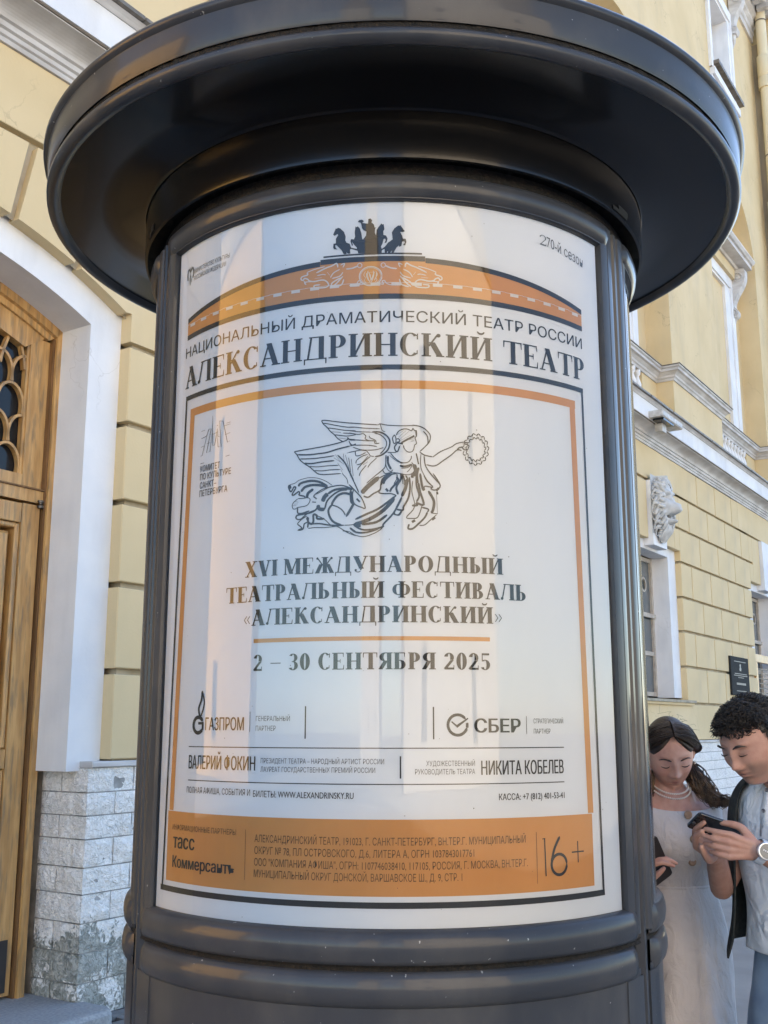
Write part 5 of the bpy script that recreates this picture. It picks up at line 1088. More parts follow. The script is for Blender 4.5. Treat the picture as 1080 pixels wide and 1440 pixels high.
def skin(name, col, blush_and_shade, lip_and_shade, Mx, base):
    m = mat(name, col, .48, tuple(c*k_ for c, k_ in zip(col, (.84, .74, .72))), scale=38, detail=9, bump=.25, bscale=300, dist=.002, spec=.4, contrast=(.3, .7))
    N, L, b = nodes(m); b.inputs['Subsurface Weight'].default_value = .12; b.inputs['Subsurface Radius'].default_value = (.012, .005, .003); b.inputs['Subsurface Scale'].default_value = .6
    tc = N.new('ShaderNodeTexCoord'); cur = b.inputs['Base Color'].links[0].from_socket
    dk = tuple(v*.28 for v in col)
    lip_and_shade = lip_and_shade + [(0, -.10, -.0549, .019, .03, .0024, dk, .8)] + [(q*.0085, -.112, -.0365, .0042, .012, .0030, dk, .85) for q in (-1, 1)] + [(q*.031, -.09, .0185, .015, .02, .0022, tuple(v*.55 for v in col), .6) for q in (-1, 1)]  # lip colour plus painted shade: mouth line, nostrils, lid folds
    for (lx, ly, lz, rx, ry, rz, c, amt) in blush_and_shade + lip_and_shade:
        c0 = Mx @ V3(lx, ly, lz) - Vector((base[0], base[1], 0))
        # work in head space: inverse rotation
        inv = Mx.to_3x3().inverted()
        sb = N.new('ShaderNodeVectorMath'); sb.operation = 'SUBTRACT'; L.new(tc.outputs['Object'], sb.inputs[0]); sb.inputs[1].default_value = c0
        mp = N.new('ShaderNodeMapping'); mp.vector_type = 'POINT'; mp.inputs['Rotation'].default_value = inv.to_euler(); L.new(sb.outputs[0], mp.inputs[0])
        dv = N.new('ShaderNodeVectorMath'); dv.operation = 'DIVIDE'; L.new(mp.outputs[0], dv.inputs[0]); dv.inputs[1].default_value = (rx, ry, rz)
        le = N.new('ShaderNodeVectorMath'); le.operation = 'LENGTH'; L.new(dv.outputs[0], le.inputs[0])
        r = N.new('ShaderNodeMapRange'); r.inputs[1].default_value = 1.1; r.inputs[2].default_value = .6; r.inputs[3].default_value = 0; r.inputs[4].default_value = amt; L.new(le.outputs[1], r.inputs[0])
        cur = mixcol(N, L, r.outputs[0], cur, c)
    L.new(cur, b.inputs['Base Color'])
    return m
def facebits(e, Mx, hairmat, lidmat, thick=.0035):
    for q in (-1, 1):
        br = M(); pts = [(q*.014, -.098, .028), (q*.026, -.097, .034), (q*.038, -.091, .034), (q*.049, -.081, .027)]
        br.tube([tuple(Mx @ Vector(p)) for p in catmull(pts, 3)], [.0012, .002, .0026, thick*.8, thick*.8, thick*.75, thick*.6, .0018, .0012, .0007], 6); addp(e, br, 'eyebrow', hairmat)
        ls = M(); pts = [(q*.018, -.0885, .0065), (q*.025, -.0925, .0048), (q*.034, -.0910, .0046), (q*.0435, -.0840, .0060)]
        ls.tube([tuple(Mx @ Vector(p)) for p in catmull(pts, 3)], [.0007, .001, .0013, .0016, .0018, .0018, .0017, .0014, .001, .0006], 5); addp(e, ls, 'eyelashes', lidmat)
HAIRD = mat('dark_brown_hair', (.020, .012, .008), .45, (.045, .028, .018), scale=40, detail=4, spec=.5)
HAIRL = mat('light_ends_hair', (.05, .027, .014), .45, (.20, .115, .055), scale=24, detail=4, contrast=(.4, .6))
BLK = mat('curly_black_hair', (.010, .007, .005), .40, (.022, .016, .012), scale=40, spec=.5)
LASH = mat('eyelash', (.02, .012, .01), .7)
# ---- woman in the linen dress
wx, wy = .905, 3.52; wyaw = RAD(13)
WE = person('person', (wx, wy, 0), 'woman in pale buttoned linen dress and double necklace looking down beside the column')
MW = Matrix.Translation((.905, 3.478, 1.512)) @ Matrix.Rotation(RAD(-3), 4, 'Z') @ Matrix.Rotation(RAD(26), 4, 'X') @ Matrix.Rotation(RAD(-4), 4, 'Y')
def wl(x, y, z): # woman body local to world (x to image right, y away)
    return V3(wx + x*cos(wyaw)-y*sin(wyaw), wy + x*sin(wyaw)+y*cos(wyaw), z)
bm = M(); head_mesh(bm, MW, True, .97)
capsule(bm, [MW @ V3(0, .035, -.06), V3(.905, 3.53, 1.42), wl(0, .02, 1.36)], [.052, .050, .062])
capsule(bm, [wl(0, .015, 1.34), wl(0, .01, 1.25), wl(0, .01, 1.10), wl(0, .02, .95)], [.10, .115, .095, .13], 20)
capsule(bm, [wl(-.135, .02, 1.355), wl(0, .02, 1.375), wl(.135, .02, 1.355)], [.045, .055, .045], 16)
capsule(bm, [wl(-.10, -.01, 1.31), wl(0, -.03, 1.31), wl(.10, -.01, 1.31)], [.06, .062, .06], 16)
for q in (-1, 1): capsule(bm, [wl(q*.065, -.07, 1.245), wl(q*.065, -.085, 1.225)], [.05, .045], 16)
# her left arm hangs, right arm bends to hold the phone
capsule(bm, [wl(.155, .02, 1.345), wl(.185, .07, 1.20), wl(.175, .11, 1.09)], [.046, .040, .034])
capsule(bm, [wl(.175, .11, 1.09), wl(.13, .16, 1.00), wl(.06, .17, .93)], [.034, .031, .022])
hand(bm, wl(.05, .17, .92), V3(-.7, .1, -.6), V3(0, -1, .2), 1, s=.9)
capsule(bm, [wl(-.155, .02, 1.345), wl(-.19, .03, 1.20), wl(-.18, .0, 1.10)], [.046, .040, .034])
wr = V3(.755, 3.31, 1.160); capsule(bm, [wl(-.18, .0, 1.10), V3(.76, 3.38, 1.15), wr], [.034, .030, .023])
hand(bm, wr, V3(.25, -.25, .45), V3(.5, .1, -.5), -1, curl=(44, 48, 50, 54), s=.84)
for q in (-1, 1):
    capsule(bm, [wl(q*.08, .02, .92), wl(q*.085, .0, .5), wl(q*.085, .02, .09)], [.085, .055, .036]); capsule(bm, [wl(q*.085, .02, .06), wl(q*.09, -.13, .035)], [.04, .03])
SKW = skin('fair_skin', (.60, .34, .255), [(q*.04, -.08, -.02, .025, .03, .02, (.62, .28, .21), .45) for q in (-1, 1)] + [(0, -.115, -.026, .012, .02, .010, (.58, .27, .20), .4)] +
           [(q*.030, -.09, .012, .018, .02, .012, (.38, .20, .15), .55) for q in (-1, 1)],  # shade painted into the eye sockets
           [(0, -.10, -.0545, .021, .03, .0105, (.40, .13, .11), .85)], MW, (wx, wy))
addp(WE, bm, 'body', SKW, voxel=.0032)
facebits(WE, MW, HAIRD, LASH, .0028)
# hair
random.seed(3)
cap_ = M(); rows = []
for j in range(25):
    ph = RAD(0+j*4.6); row = []
    for i in range(60):
        th = 2*pi*i/60; x, y, z = sin(ph)*sin(th), -sin(ph)*cos(th), cos(ph)
        lim = RAD(36+40*min(1, abs(sin(th))*1.25)) if y < 0 else (RAD(82) if y < .1 else RAD(125))
        k = 1 + .0*j
        pp = min(ph, lim); x, y, z = sin(pp)*sin(th), -sin(pp)*cos(th), cos(pp)
        f = .93 if pp >= lim else 1.0
        row.append(tuple(MW @ V3(x*.080*f, y*.101*f+.010, z*.120*f)))
    rows.append(row)
cap_.grid(rows, cv=True); addp(WE, cap_, 'hair_base', HAIRD)
hs_ = M(); he = M()
def hairpath(q, v, w_):
    """q side, v 0 front..1 crown along the parting, w_ random"""
    y0 = -.078+.15*v; z0 = .083+.035*sin(pi*min(1, v+.15)); x0 = q*.002
    a = V3(x0, y0, z0+.004); b_ = V3(q*(.047+.010*w_), y0*.75-.012*(1-v)+.006, z0-.018+.004*w_)
    c_ = V3(q*(.082+.009*w_), -.028+.05*v+.012*w_, .040); d_ = V3(q*(.088+.011*w_), .012+.03*v, .0-.01*v); e_ = V3(q*.074, .045+.02*w_, -.045)
    return [MW @ p for p in (a, b_, c_, d_, e_)]
for i in range(760):
    q = random.choice((-1, 1)); v = random.random(); w_ = random.uniform(-1, 1); P = hairpath(q, v, w_)
    j = lambda s: V3(random.uniform(-s, s), random.uniform(-s, s), random.uniform(-s, s))
    if q > 0:
        t = random.random(); tail = [V3(.968+.036*t, 3.50+.03*w_, 1.455)+j(.013), V3(.978+.048*t, 3.475+.02*w_, 1.415)+j(.014), V3(.998+.050*t, 3.455, 1.385)+j(.014), V3(1.018+.050*t, 3.44, 1.358+.022*random.random())+j(.014), V3(1.040+.046*t, 3.435, 1.362+.02*random.random())+j(.010)]
        if random.random() < .4: tail = tail[:random.choice((2, 3, 4))]
    else: tail = [V3(.832-.012*w_, 3.47, 1.44)+j(.010), V3(.826-.015*w_, 3.48, 1.38)+j(.010), V3(.82, 3.49, 1.32)+j(.012)]
    pts = P + tail
    pts = catmull([tuple(p) for p in pts], 3); n = len(pts); f0 = random.uniform(0, 6)
    pts = [(x+.0035*sin(k*.9+f0)*min(1, k/8), y+.002*cos(k*.8+f0), z+.0015*sin(k+f0)*min(1, k/8)) for k, (x, y, z) in enumerate(pts)]
    (hs_).tube(pts[:int(n*.62)+1], .0013, 4, cap=False)
    seg_ = pts[int(n*.62):]; he.tube(seg_, [.0014*(1-.6*k/len(seg_)) for k in range(len(seg_))], 4, cap=False)
for i in range(26):   # flyaway strands
    a = random.uniform(-1.3, 1.3); b0 = MW @ V3(.078*sin(a), random.uniform(-.02, .04), .112*cos(a)+.004); up_ = V3(sin(a)*.6+random.uniform(-.5, .5), random.uniform(-.3, .3), 1).normalized()*random.uniform(.006, .020)
    hs_.tube(catmull([tuple(b0), tuple(b0+up_*.6), tuple(b0+up_+V3(random.uniform(-.02, .02), 0, 0)), tuple(b0+up_*.9+V3(random.uniform(-.035, .035), 0, -.006))], 3), .0003, 3, cap=False)
for i in range(0):
    b0 = V3(.968, 3.44, 1.53-.006*i); he.tube(catmull([tuple(b0), tuple(b0+V3(.02, -.01, -.01)), tuple(b0+V3(.045, 0, -.035-.003*i)), tuple(b0+V3(.058, 0, -.075))], 3), .0006, 3, cap=False)
addp(WE, hs_, 'hair', HAIRD); addp(WE, he, 'hair_ends', HAIRL)['kind'] = 'stuff'
# dress
LIN = mat('linen_cloth', (.46, .43, .425), .9, (.55, .51, .50), scale=7, detail=6, bump=.6, bscale=420, dist=.0015, spec=.2)
N, L, b = nodes(LIN)
tc = N.new('ShaderNodeTexCoord'); wv = N.new('ShaderNodeTexNoise'); wv.inputs['Scale'].default_value = 20; wv.inputs['Detail'].default_value = 5; wv.inputs['Distortion'].default_value = 1.5
mp = N.new('ShaderNodeMapping'); mp.inputs['Scale'].default_value = (1, 1, .55); L.new(tc.outputs['Object'], mp.inputs[0]); L.new(mp.outputs[0], wv.inputs['Vector'])
bq = N.new('ShaderNodeBump'); bq.inputs['Strength'].default_value = .9; bq.inputs['Distance'].default_value = .012; L.new(wv.outputs['Fac'], bq.inputs['Height']); pb_ = b.inputs['Normal'].links[0].from_node; L.new(pb_.outputs[0], bq.inputs['Normal']); L.new(bq.outputs[0], b.inputs['Normal'])
def cr_(x, y): c = wl(x, y, 0); return c.x, c.y
rg = [(*cr_(0, -.005), 1.355, .158, .105, wyaw, 2.3), (*cr_(0, -.012), 1.315, .158, .118, wyaw, 2.2), (*cr_(0, -.02), 1.24, .152, .135, wyaw, 2.1), (*cr_(0, -.008), 1.17, .132, .115, wyaw, 2.0), (*cr_(0, .0), 1.115, .122, .104, wyaw, 2.0)]
def neck_dz(a, z):   # scooped neckline, fine gathers
    k = 1+.010*noise.noise(Vector((a*5, z*14, 2)))+.012*noise.noise(Vector((a*11, z*40, 7)))
    t = max(0, (z-1.27)/.085); fr_ = max(0, cos(a)); return k, -.012*t*(fr_**2.5)+.028*t*(abs(sin(a))**3)
addp(WE, loft(rg, 120, 60, neck_dz), 'bodice', LIN, solid=.002)
def sk_fold(a, z):
    t = min(1, (1.12-z)/.5); return 1+(.010+.05*t)*sin(a*9+2*noise.noise(Vector((a, z*1.5, 0))))+.03*t*sin(a*4+1)+.008*noise.noise(Vector((a*8, z*20, 3))), 0
rg = [(*cr_(0, 0), 1.120, .124, .106, wyaw, 2.0), (*cr_(.0, .01), 1.03, .155, .135, wyaw, 2.0), (*cr_(-.0, .015), .90, .175, .16, wyaw, 2), (*cr_(-.01, .02), .70, .185, .19, wyaw, 2), (*cr_(-.01, .02), .30, .235, .24, wyaw, 2), (*cr_(-.01, .02), .16, .26, .26, wyaw, 2)]
addp(WE, loft(rg, 160, 90, sk_fold), 'skirt', LIN, solid=.002)
wb = loft([(*cr_(0, 0), 1.124, .1255, .1075, wyaw, 2), (*cr_(0, 0), 1.118, .1285, .1105, wyaw, 2), (*cr_(0, 0), 1.112, .1265, .1085, wyaw, 2)], 80, 6); addp(WE, wb, 'waist_seam', LIN)
for q in (-1, 1):    # puffed sleeves slipping off the shoulder
    sl2 = M(); ax = [wl(q*.150, .01, 1.365), wl(q*.178, .035, 1.30), wl(q*.195, .07, 1.21), wl(q*.190, .095, 1.13), wl(q*.183, .105, 1.10)] if q > 0 else [wl(q*.150, .01, 1.365), wl(q*.18, .02, 1.30), wl(q*.195, .03, 1.21), wl(q*.19, .01, 1.14), wl(q*.185, .0, 1.11)]
    P = catmull([tuple(p)+(r,) for p, r in zip(ax, (.040, .062, .070, .060, .040))], 6)
    rows = []
    for i, p in enumerate(P):
        c0 = Vector(p[:3]); t = (Vector(P[min(i+1, len(P)-1)][:3])-Vector(P[max(0, i-1)][:3])).normalized(); u_ = t.cross(V3(0, 1, 0)).normalized(); v_ = t.cross(u_)
        rows.append([tuple(c0+(u_*cos(a)+v_*sin(a))*p[3]*(1+.06*sin(a*9+i*.3)+.05*noise.noise(Vector((a*3, i*.3, q))))) for a in [2*pi*k/48 for k in range(48)]])
    sl2.grid(rows, cv=True); addp(WE, sl2, 'sleeve', LIN, solid=.002)
BTN = mat('wooden_button', (.36, .235, .15), .6, (.26, .16, .10), scale=60)
for zb_, yb in ((1.335, -.128), (1.266, -.156), (1.199, -.138)):
    c0 = wl(-.004, yb, zb_); f_ = (wl(0, -1, 0)-wl(0, 0, 0)).normalized(); r_ = (wl(1, 0, 0)-wl(0, 0, 0)).normalized(); bt = M(); rows = []
    for rr, hh in ((.0, .004), (.005, .0035), (.0095, .0055), (.0125, .004), (.0130, .0), (.0, -.002)): rows.append([tuple(c0+r_*rr*cos(k*pi/10)+V3(0, 0, 1)*rr*sin(k*pi/10)+f_*hh) for k in range(20)])
    bt.grid(rows, cv=True); addp(WE, bt, 'button', BTN, angle=50)
# double necklace
PRL = mat('pearl_beads', (.70, .60, .52), .3)
for rr, dz in ((.058, 0), (.064, -.014)):
    nk = M(); cN = V3(.905, 3.515, 1.462)
    for k in range(64):
        a = 2*pi*k/64; p = cN + V3(rr*sin(a), -rr*1.35*cos(a)-.008, dz*(1+cos(a))/2-.034*(1+cos(a)))
        rows = [[tuple(p+V3(sin(ph)*cos(t), sin(ph)*sin(t), cos(ph))*.0033) for t in [i*pi/3 for i in range(6)]] for ph in (0.01, pi/3, 2*pi/3, pi-.01)]; nk.grid(rows, cv=True)
    o = addp(WE, nk, 'necklace', PRL); o['kind'] = 'stuff'
st2 = M(); st2.tube(catmull([tuple(wl(.095, -.105, 1.315)), tuple(wl(.105, -.075, 1.37)), tuple(wl(.108, -.01, 1.408)), tuple(wl(.10, .05, 1.39))], 4), .004, 6); addp(WE, st2, 'shoulder_strap', mat('strap_cloth', (.45, .30, .23), .8))
er = M(); er.tube([tuple(MW @ V3(.078, .002, -.030)), tuple(MW @ V3(.079, .002, -.038))], .003, 6); addp(WE, er, 'earring', PRL)
# phones
PHB = mat('phone_black', (.012, .012, .014), .25, coat=.6); PHS = mat('phone_side', (.05, .045, .045), .3, metal=.6); LENS = mat('phone_lens', (.05, .05, .055), .1)
def phone(loc, l, nb, label, col=PHB, sz=(.076, .156, .008)):
    l = l.normalized(); nb = (nb-l*nb.dot(l)).normalized(); w_ = l.cross(nb)
    e = empty('smartphone', loc, 0, label, 'phone'); Mx = Matrix((w_, l, nb)).transposed().to_4x4(); e.rotation_euler = Mx.to_euler()
    W_, H_2, D_2 = sz[0]/2, sz[1]/2, sz[2]/2; c = .010
    out = []
    for (sx, sy, a0) in ((1, 1, 0), (-1, 1, 90), (-1, -1, 180), (1, -1, 270)):
        for k in range(6): a = RAD(a0+18*k); out.append((sx*(W_-c)+c*cos(a), sy*(H_2-c)+c*sin(a)))
    n = len(out); m = M(); rows = []
    for zz, k in ((-D_2, .97), (-D_2*.6, 1), (D_2*.6, 1), (D_2, .97)): rows.append([(x*k, y*k, zz) for x, y in out])
    m.grid(rows, cv=True); m.add(rows[0], [tuple(range(n-1, -1, -1))]); m.add(rows[3], [tuple(range(n))]); m.obj('case', col, e, smooth=True, angle=40)
    m = M(); m.add([(x*.9, y*.94, -D_2-.0004) for x, y in out], [tuple(range(n-1, -1, -1))]); m.obj('screen', LENS, e)
    for lx, ly in ((.024, .060), (.008, .060), (-.008, .062)):
        q = M(); q.lathe([(.0, .0), (.0055, .0), (.0055, .0012), (.0045, .0016), (0, .0016)], 14); q.obj('lens', PHS if lx > -.005 else LENS, e, smooth=True, angle=40, loc=(lx, ly, D_2))
    return e
phone(V3(.790, 3.27, 1.212), V3(-.35, -.45, .65), V3(.35, -.75, -.35), 'dark smartphone held low by the woman in the linen dress, at the column edge', mat('phone_dark_case', (.03, .026, .026), .35))
# ---- man
mx_, my_ = 1.185, 3.15; myaw = RAD(-63)
ME = person('person', (mx_, my_, 0), 'dark curly haired man in a white polo and open dark waistcoat tapping on his phone')
MM = Matrix.Translation((1.022, 3.045, 1.558)) @ Matrix.Rotation(RAD(-56), 4, 'Z') @ Matrix.Rotation(RAD(27), 4, 'X')
def ml_(x, y, z): return V3(mx_+x*cos(myaw)-y*sin(myaw), my_+x*sin(myaw)+y*cos(myaw), z)
bm = M(); head_mesh(bm, MM, False, 1.02)
capsule(bm, [MM @ V3(0, .045, -.05), V3(1.112, 3.09, 1.475), ml_(0, .0, 1.40)], [.058, .058, .066])
capsule(bm, [ml_(0, .0, 1.38), ml_(0, .0, 1.25), ml_(0, .0, 1.08), ml_(0, 0, .95)], [.12, .125, .11, .13], 20)
capsule(bm, [ml_(-.14, .0, 1.39), ml_(0, .0, 1.41), ml_(.14, .0, 1.39)], [.04, .055, .04], 16)
# his right arm (x<0 side, far) and left arm (near, out of frame at the shoulder)
eR = V3(.962, 3.20, 1.150); wR = V3(.900, 3.035, 1.262)
capsule(bm, [ml_(-.175, .0, 1.39), ml_(-.20, -.02, 1.27), eR], [.046, .038, .033]); capsule(bm, [eR, (eR+wR)/2, wR], [.033, .031, .025])
hand(bm, wR, V3(-.55, -.35, .45), V3(.30, -.7, .45), -1, curl=(30, 34, 36, 38), s=1.0)
eL = V3(1.27, 2.90, 1.13); wL = V3(.968, 2.885, 1.285)
capsule(bm, [ml_(.160, .0, 1.38), ml_(.20, -.05, 1.26), eL], [.044, .044, .040]); capsule(bm, [eL, (eL*.5+wL*.5), wL], [.042, .037, .0265])
hand(bm, wL, V3(-.97, .02, .16), V3(-.12, .95, .10), -1, curl=(18, 22, 25, 28), s=.90, thumb=(1, 1))
for q in (-1, 1):
    capsule(bm, [ml_(q*.09, .0, .90), ml_(q*.095, .0, .5), ml_(q*.10, .01, .09)], [.075, .052, .040]); capsule(bm, [ml_(q*.09, .02, .05), ml_(q*.10, -.16, .04)], [.045, .038])
SKM = skin('tanned_skin', (.46, .26, .19), [(q*.045, -.07, -.055, .035, .05, .035, (.20, .13, .10), .55) for q in (-1, 1)] + [(0, -.09, -.085, .035, .04, .025, (.19, .125, .095), .6), (0, -.10, -.040, .022, .03, .007, (.20, .13, .10), .6)] + [(q*.030, -.09, .012, .018, .02, .012, (.22, .12, .085), .6) for q in (-1, 1)],  # stubble, then shade painted into the eye sockets
           [(0, -.10, -.0545, .021, .03, .0095, (.28, .11, .09), .7)], MM, (mx_, my_))
addp(ME, bm, 'body', SKM, voxel=.0032)
facebits(ME, MM, BLK, LASH, .0046)
random.seed(8)
cp_ = M(); rows = []
for j in range(25):
    ph = RAD(j*4.6); row = []
    for i in range(60):
        th = 2*pi*i/60; x, y, z = sin(ph)*sin(th), -sin(ph)*cos(th), cos(ph)
        lim = RAD(50) if y < -.45 else (RAD(72) if y < -.05 else RAD(112)); pp = min(ph, lim); x, y, z = sin(pp)*sin(th), -sin(pp)*cos(th), cos(pp); f = .95 if pp >= lim else 1
        row.append(tuple(MM @ V3(x*.083*f, y*.100*f+.010, z*.119*f)))
    rows.append(row)
cp_.grid(rows, cv=True); addp(ME, cp_, 'hair_base', BLK)
hc = M(); cnt_ = 0
while cnt_ < 2300:
    th = random.uniform(0, 2*pi); z = random.uniform(-.45, 1); s_ = sqrt(1-z*z); x, y = s_*sin(th), -s_*cos(th)
    if y < -.1 and z < .52: continue
    if y < .45 and z < .25 and not (y > .08 and z > -.25 and abs(x) > .6): continue
    if abs(x) > .75 and -.1 < y < .35 and z < .1 and random.random() < .6: continue
    cnt_ += 1
    p = V3(x*.081, y*.098+.010, z*.114); nrm = V3(x, y, z).normalized(); big = .021 if z > .35 else .006
    tg = nrm.cross(V3(random.uniform(-1, 1), random.uniform(-1, 1), random.uniform(-1, 1))).normalized(); tg2 = nrm.cross(tg)
    r = random.uniform(.008, .017) if z > .2 else .004; ph0 = random.uniform(0, 6.28); pts = []
    sweepv = V3(0, -.016 if y < .1 else .01, -.004)*(1 if z > .35 else .2)
    for k in range(8):
        t = k/7; a = ph0+t*3.6; pts.append(tuple(MM @ (p + nrm*big*(t*random.uniform(.85, 1.05)) + (tg*cos(a)+tg2*sin(a))*r*(1-.3*t) + sweepv*t)))
    hc.tube(pts, [.0015*(1-.55*k/7) for k in range(8)], 4, cap=False)
for q in (-1, 1):
    for i in range(90):   # sideburns
        p = V3(q*.078, random.uniform(-.026, -.004), random.uniform(-.022, .05)); hc.tube([tuple(MM @ p), tuple(MM @ (p+V3(q*.003, -.001, -.010)))], .0011, 3, cap=False)
addp(ME, hc, 'hair', BLK)
# polo shirt
POL = mat('white_polo_cotton', (.78, .78, .79), .85, (.83, .83, .83), scale=9, bump=.4, bscale=320, dist=.0015, spec=.2)
N, L, b = nodes(POL)
tc = N.new('ShaderNodeTexCoord'); wv = N.new('ShaderNodeTexNoise'); wv.inputs['Scale'].default_value = 13; wv.inputs['Detail'].default_value = 3; wv.inputs['Distortion'].default_value = 1.2; L.new(tc.outputs['Object'], wv.inputs['Vector'])
bq = N.new('ShaderNodeBump'); bq.inputs['Strength'].default_value = .8; bq.inputs['Distance'].default_value = .02; L.new(wv.outputs['Fac'], bq.inputs['Height']); L.new(bq.outputs[0], b.inputs['Normal'])
def mc(x, y): c = ml_(x, y, 0); return c.x, c.y
fo = lambda a, z: (1+.025*noise.noise(Vector((a*3, z*6, 5)))+.012*sin(a*5+z*25), 0)
rg = [(*mc(0, -.005), 1.475, .070, .072, myaw, 2), (*mc(0, .0), 1.455, .110, .085, myaw, 2.2), (*mc(0, 0), 1.43, .165, .105, myaw, 2.5), (*mc(0, -.005), 1.37, .188, .128, myaw, 2.4), (*mc(0, -.01), 1.25, .178, .140, myaw, 2.3), (*mc(0, -.01), 1.12, .165, .135, myaw, 2.2), (*mc(0, -.01), .99, .172, .138, myaw, 2.2)]
addp(ME, loft(rg, 120, 90, fo), 'polo_shirt', POL, solid=.003)
for q, el in ((-1, eR), (1, eL)):
    rs_ = .052 if q < 0 else .066
    s2 = M(); s2.tube(catmull([tuple(ml_(q*.13, 0, 1.39)), tuple(ml_(q*.185, -.02, 1.33)), tuple(ml_(q*.20, -.04, 1.27)*.5+el*.5)], 5), [rs_]*11, 20, cap=False); addp(ME, s2, 'polo_sleeve', POL, solid=.003)
cl = M()   # collar flaps and placket
for q in (-1, 1):
    pts = [ml_(q*.066, .02, 1.487), ml_(q*.060, -.05, 1.483), ml_(q*.012, -.085, 1.462), ml_(q*.045, -.118, 1.415), ml_(q*.088, -.088, 1.435), ml_(q*.098, -.02, 1.462)]
    c0 = sum(pts, V3(0, 0, 0))/6; f_ = (ml_(0, -1, 0)-ml_(0, 0, 0))*.006
    cl.add([tuple(p+f_) for p in pts]+[tuple(c0+f_*2.5)], [(i, (i+1) % 6, 6) for i in range(6)])
addp(ME, cl, 'collar', POL, solid=.003)
pk = M(); pk.grid([[tuple(ml_(x, y, z)) for x in (-.016, .016)] for y, z in ((-.092, 1.455), (-.118, 1.425), (-.136, 1.37), (-.146, 1.30))]); addp(ME, pk, 'placket', POL, solid=.004)
for z, y in ((1.425, -.126), (1.37, -.144)):
    bt = M(); c0 = ml_(0, y, z); bt.tube([tuple(c0), tuple(ml_(0, y-.004, z))], .0055, 12); addp(ME, bt, 'shirt_button', mat('grey_button', (.2, .2, .22), .4) if 'grey_button' not in MATS else MATS['grey_button'])
# waistcoat, open in front
VST = mat('charcoal_waistcoat', (.028, .031, .030), .85, (.045, .048, .046), scale=80, bump=.5, bscale=300, dist=.001, spec=.2)
op = RAD(33); opf = lambda z: RAD(24)+RAD(20)*max(0, min(1, (1.25-z)/.25))+RAD(6)*max(0, (z-1.35)/.1)
def vf(a, z): return 1.0+.012*noise.noise(Vector((a*4, z*7, 9))), -.07*max(0, 1-abs(((a if a < pi else 2*pi-a))-op)/.45)*(1 if z < 1.06 else max(0, 1-(z-1.06)/.08))
rg = [(*mc(0, .0), 1.470, .105, .090, myaw, 2.1), (*mc(0, 0), 1.44, .172, .118, myaw, 2.4), (*mc(0, -.005), 1.37, .205, .148, myaw, 2.4), (*mc(0, -.01), 1.25, .203, .168, myaw, 2.3), (*mc(0, -.012), 1.12, .188, .175, myaw, 2.2), (*mc(0, -.03), 1.00, .195, .190, myaw, 2.2)]
def vcut(x, y, z):
    for q in (-1, 1):
        c0 = ml_(q*.19, 0, 1.335)
        d_ = Vector((x, y, z))-c0
        if abs(d_.z) < .085 and Vector((d_.x, d_.y, 0)).length < .072: return True
    return False
addp(ME, loft(rg, 110, 80, vf, opf, 0, cut=vcut), 'waistcoat', VST, solid=.005)
for z in (1.17, 1.10, 1.03):
    a = opf(z)+.07; c0 = ml_(.184*sin(a), -.16*cos(a)-.012, z); bt = M(); bt.tube([tuple(c0), tuple(c0+(ml_(0, -1, 0)-ml_(0, 0, 0))*.012)], .007, 12); addp(ME, bt, 'waistcoat_button', LASH)
# jeans
JN = mat('blue_jeans', (.19, .26, .37), .9, (.32, .41, .52), scale=8, detail=6, bump=.6, bscale=380, dist=.0015, spec=.2)
jr = [(*mc(0, 0), 1.02, .150, .120, myaw, 2.2), (*mc(0, 0), .94, .168, .13, myaw, 2.2), (*mc(0, 0), .84, .186, .146, myaw, 2.3), (*mc(0, 0), .76, .192, .150, myaw, 2.4), (*mc(0, 0), .70, .190, .146, myaw, 2.4)]
addp(ME, loft(jr, 90, 30, lambda a, z: (1+.015*sin(a*7+z*20), 0)), 'jeans_seat', JN)
for q in (-1, 1):
    lr = [(*mc(q*.080, 0), .80, .092, .128, myaw, 2.1), (*mc(q*.092, 0), .70, .088, .108, myaw, 2), (*mc(q*.095, 0), .45, .072, .08, myaw, 2), (*mc(q*.10, .01), .25, .066, .072, myaw, 2), (*mc(q*.10, .01), .06, .066, .075, myaw, 2)]
    addp(ME, loft(lr, 60, 60, lambda a, z: (1+.02*noise.noise(Vector((a*2, z*12, q)))+.012*sin(a*3+z*30), 0)), 'jeans_leg', JN)
    sh = M(); capsule(sh, [ml_(q*.10, .05, .055), ml_(q*.10, -.06, .05), ml_(q*.11, -.18, .04)], [.05, .05, .042]); addp(ME, sh, 'shoe', BLK)
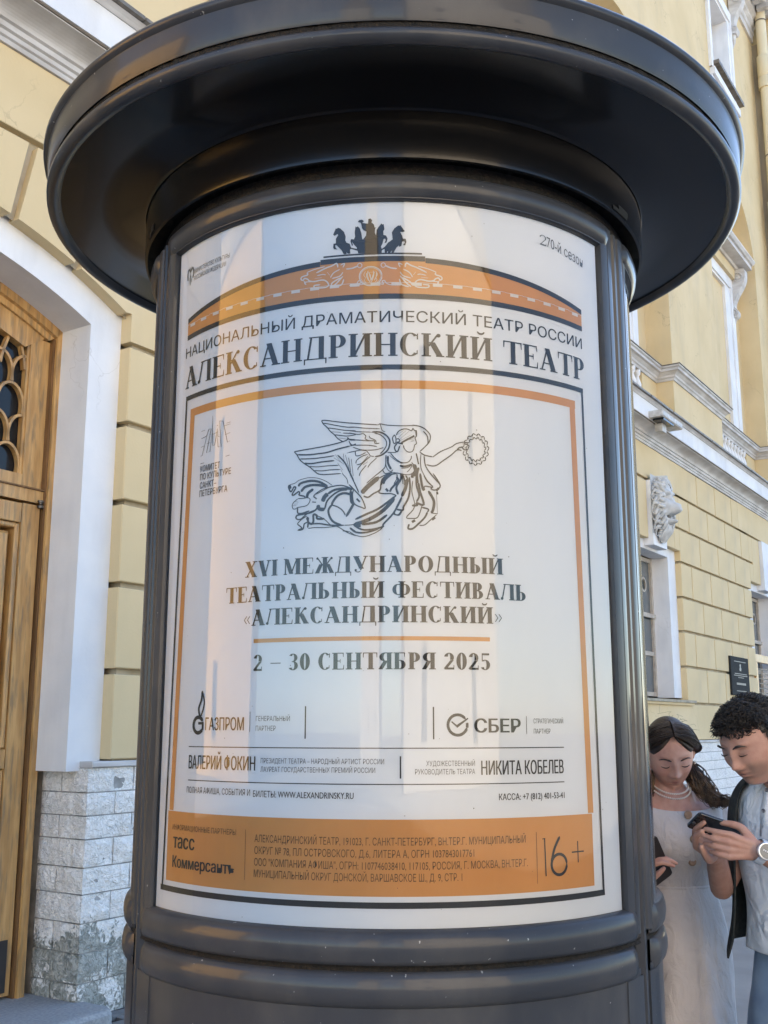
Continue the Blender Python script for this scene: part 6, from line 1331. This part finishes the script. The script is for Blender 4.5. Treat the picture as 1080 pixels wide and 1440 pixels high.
fl_ = M(); fl_.tube([tuple(ml_(0, -.137, 1.0)), tuple(ml_(0, -.150, .90)), tuple(ml_(0, -.145, .82))], .005, 6); addp(ME, fl_, 'fly_seam', JN)
# watch, a thing of its own
wdir = (wL-eL).normalized(); wc = wL - wdir*.006
WT = empty('wrist_watch', wc, 0, 'round silver watch with grey dial on the wrist of the man in a waistcoat', 'watch')
STRP = mat('pale_watch_strap', (.50, .52, .55), .5); STL = mat('watch_steel', (.62, .64, .67), .3, metal=.9); DIAL = mat('watch_dial', (.05, .075, .10), .25, coat=.5)
up_ = V3(0, 0, 1); nx = wdir.cross(up_).normalized()
if nx.y > 0: nx = -nx      # dial faces the camera side
up_ = wdir.cross(nx).normalized()
bnd = M(); bnd.grid([[tuple(wdir*dd + (nx*cos(a)+up_*sin(a))*rr) for dd, rr in ((-.011, .0305), (-.010, .0325), (.010, .0320), (.011, .030))] for a in [2*pi*k/40 for k in range(40)]], cu=True); bnd.obj('strap', STRP, WT, smooth=True, angle=40)
fn = (nx*.93+V3(0, -.2, .15)).normalized(); ax1 = (wdir-fn*wdir.dot(fn)).normalized(); ax2 = fn.cross(ax1)
def disc(rs, name, mt):
    d_ = M(); d_.grid([[tuple(fn*h+ax1*r*cos(a)+ax2*r*sin(a)) for r, h in rs] for a in [2*pi*k/36 for k in range(36)]], cu=True); return d_.obj(name, mt, WT, smooth=True, angle=30)
disc(((.0, .028), (.021, .028), (.023, .032), (.023, .040), (.021, .042), (.0185, .0425), (.0180, .0415)), 'watch_case', STL); disc(((.0181, .0415), (.0, .0415)), 'dial', DIAL)
tk = M()
for i in range(4): c0 = fn*.0418+ax1*(-.008+i*.005)*(-1); tk.add([tuple(c0+ax1*a+ax2*b_) for a, b_ in ((-.0015, -.002), (.0015, -.002), (.0015, .002), (-.0015, .002))], [(0, 1, 2, 3)])
tk.obj('digits', STRP, WT)
phone(V3(.880, 2.950, 1.338), V3(-.72, -.16, .24), V3(-.05, -.62, -.75), 'black smartphone with three small lenses held in both hands by the man in the waistcoat', sz=(.068, .138, .008))
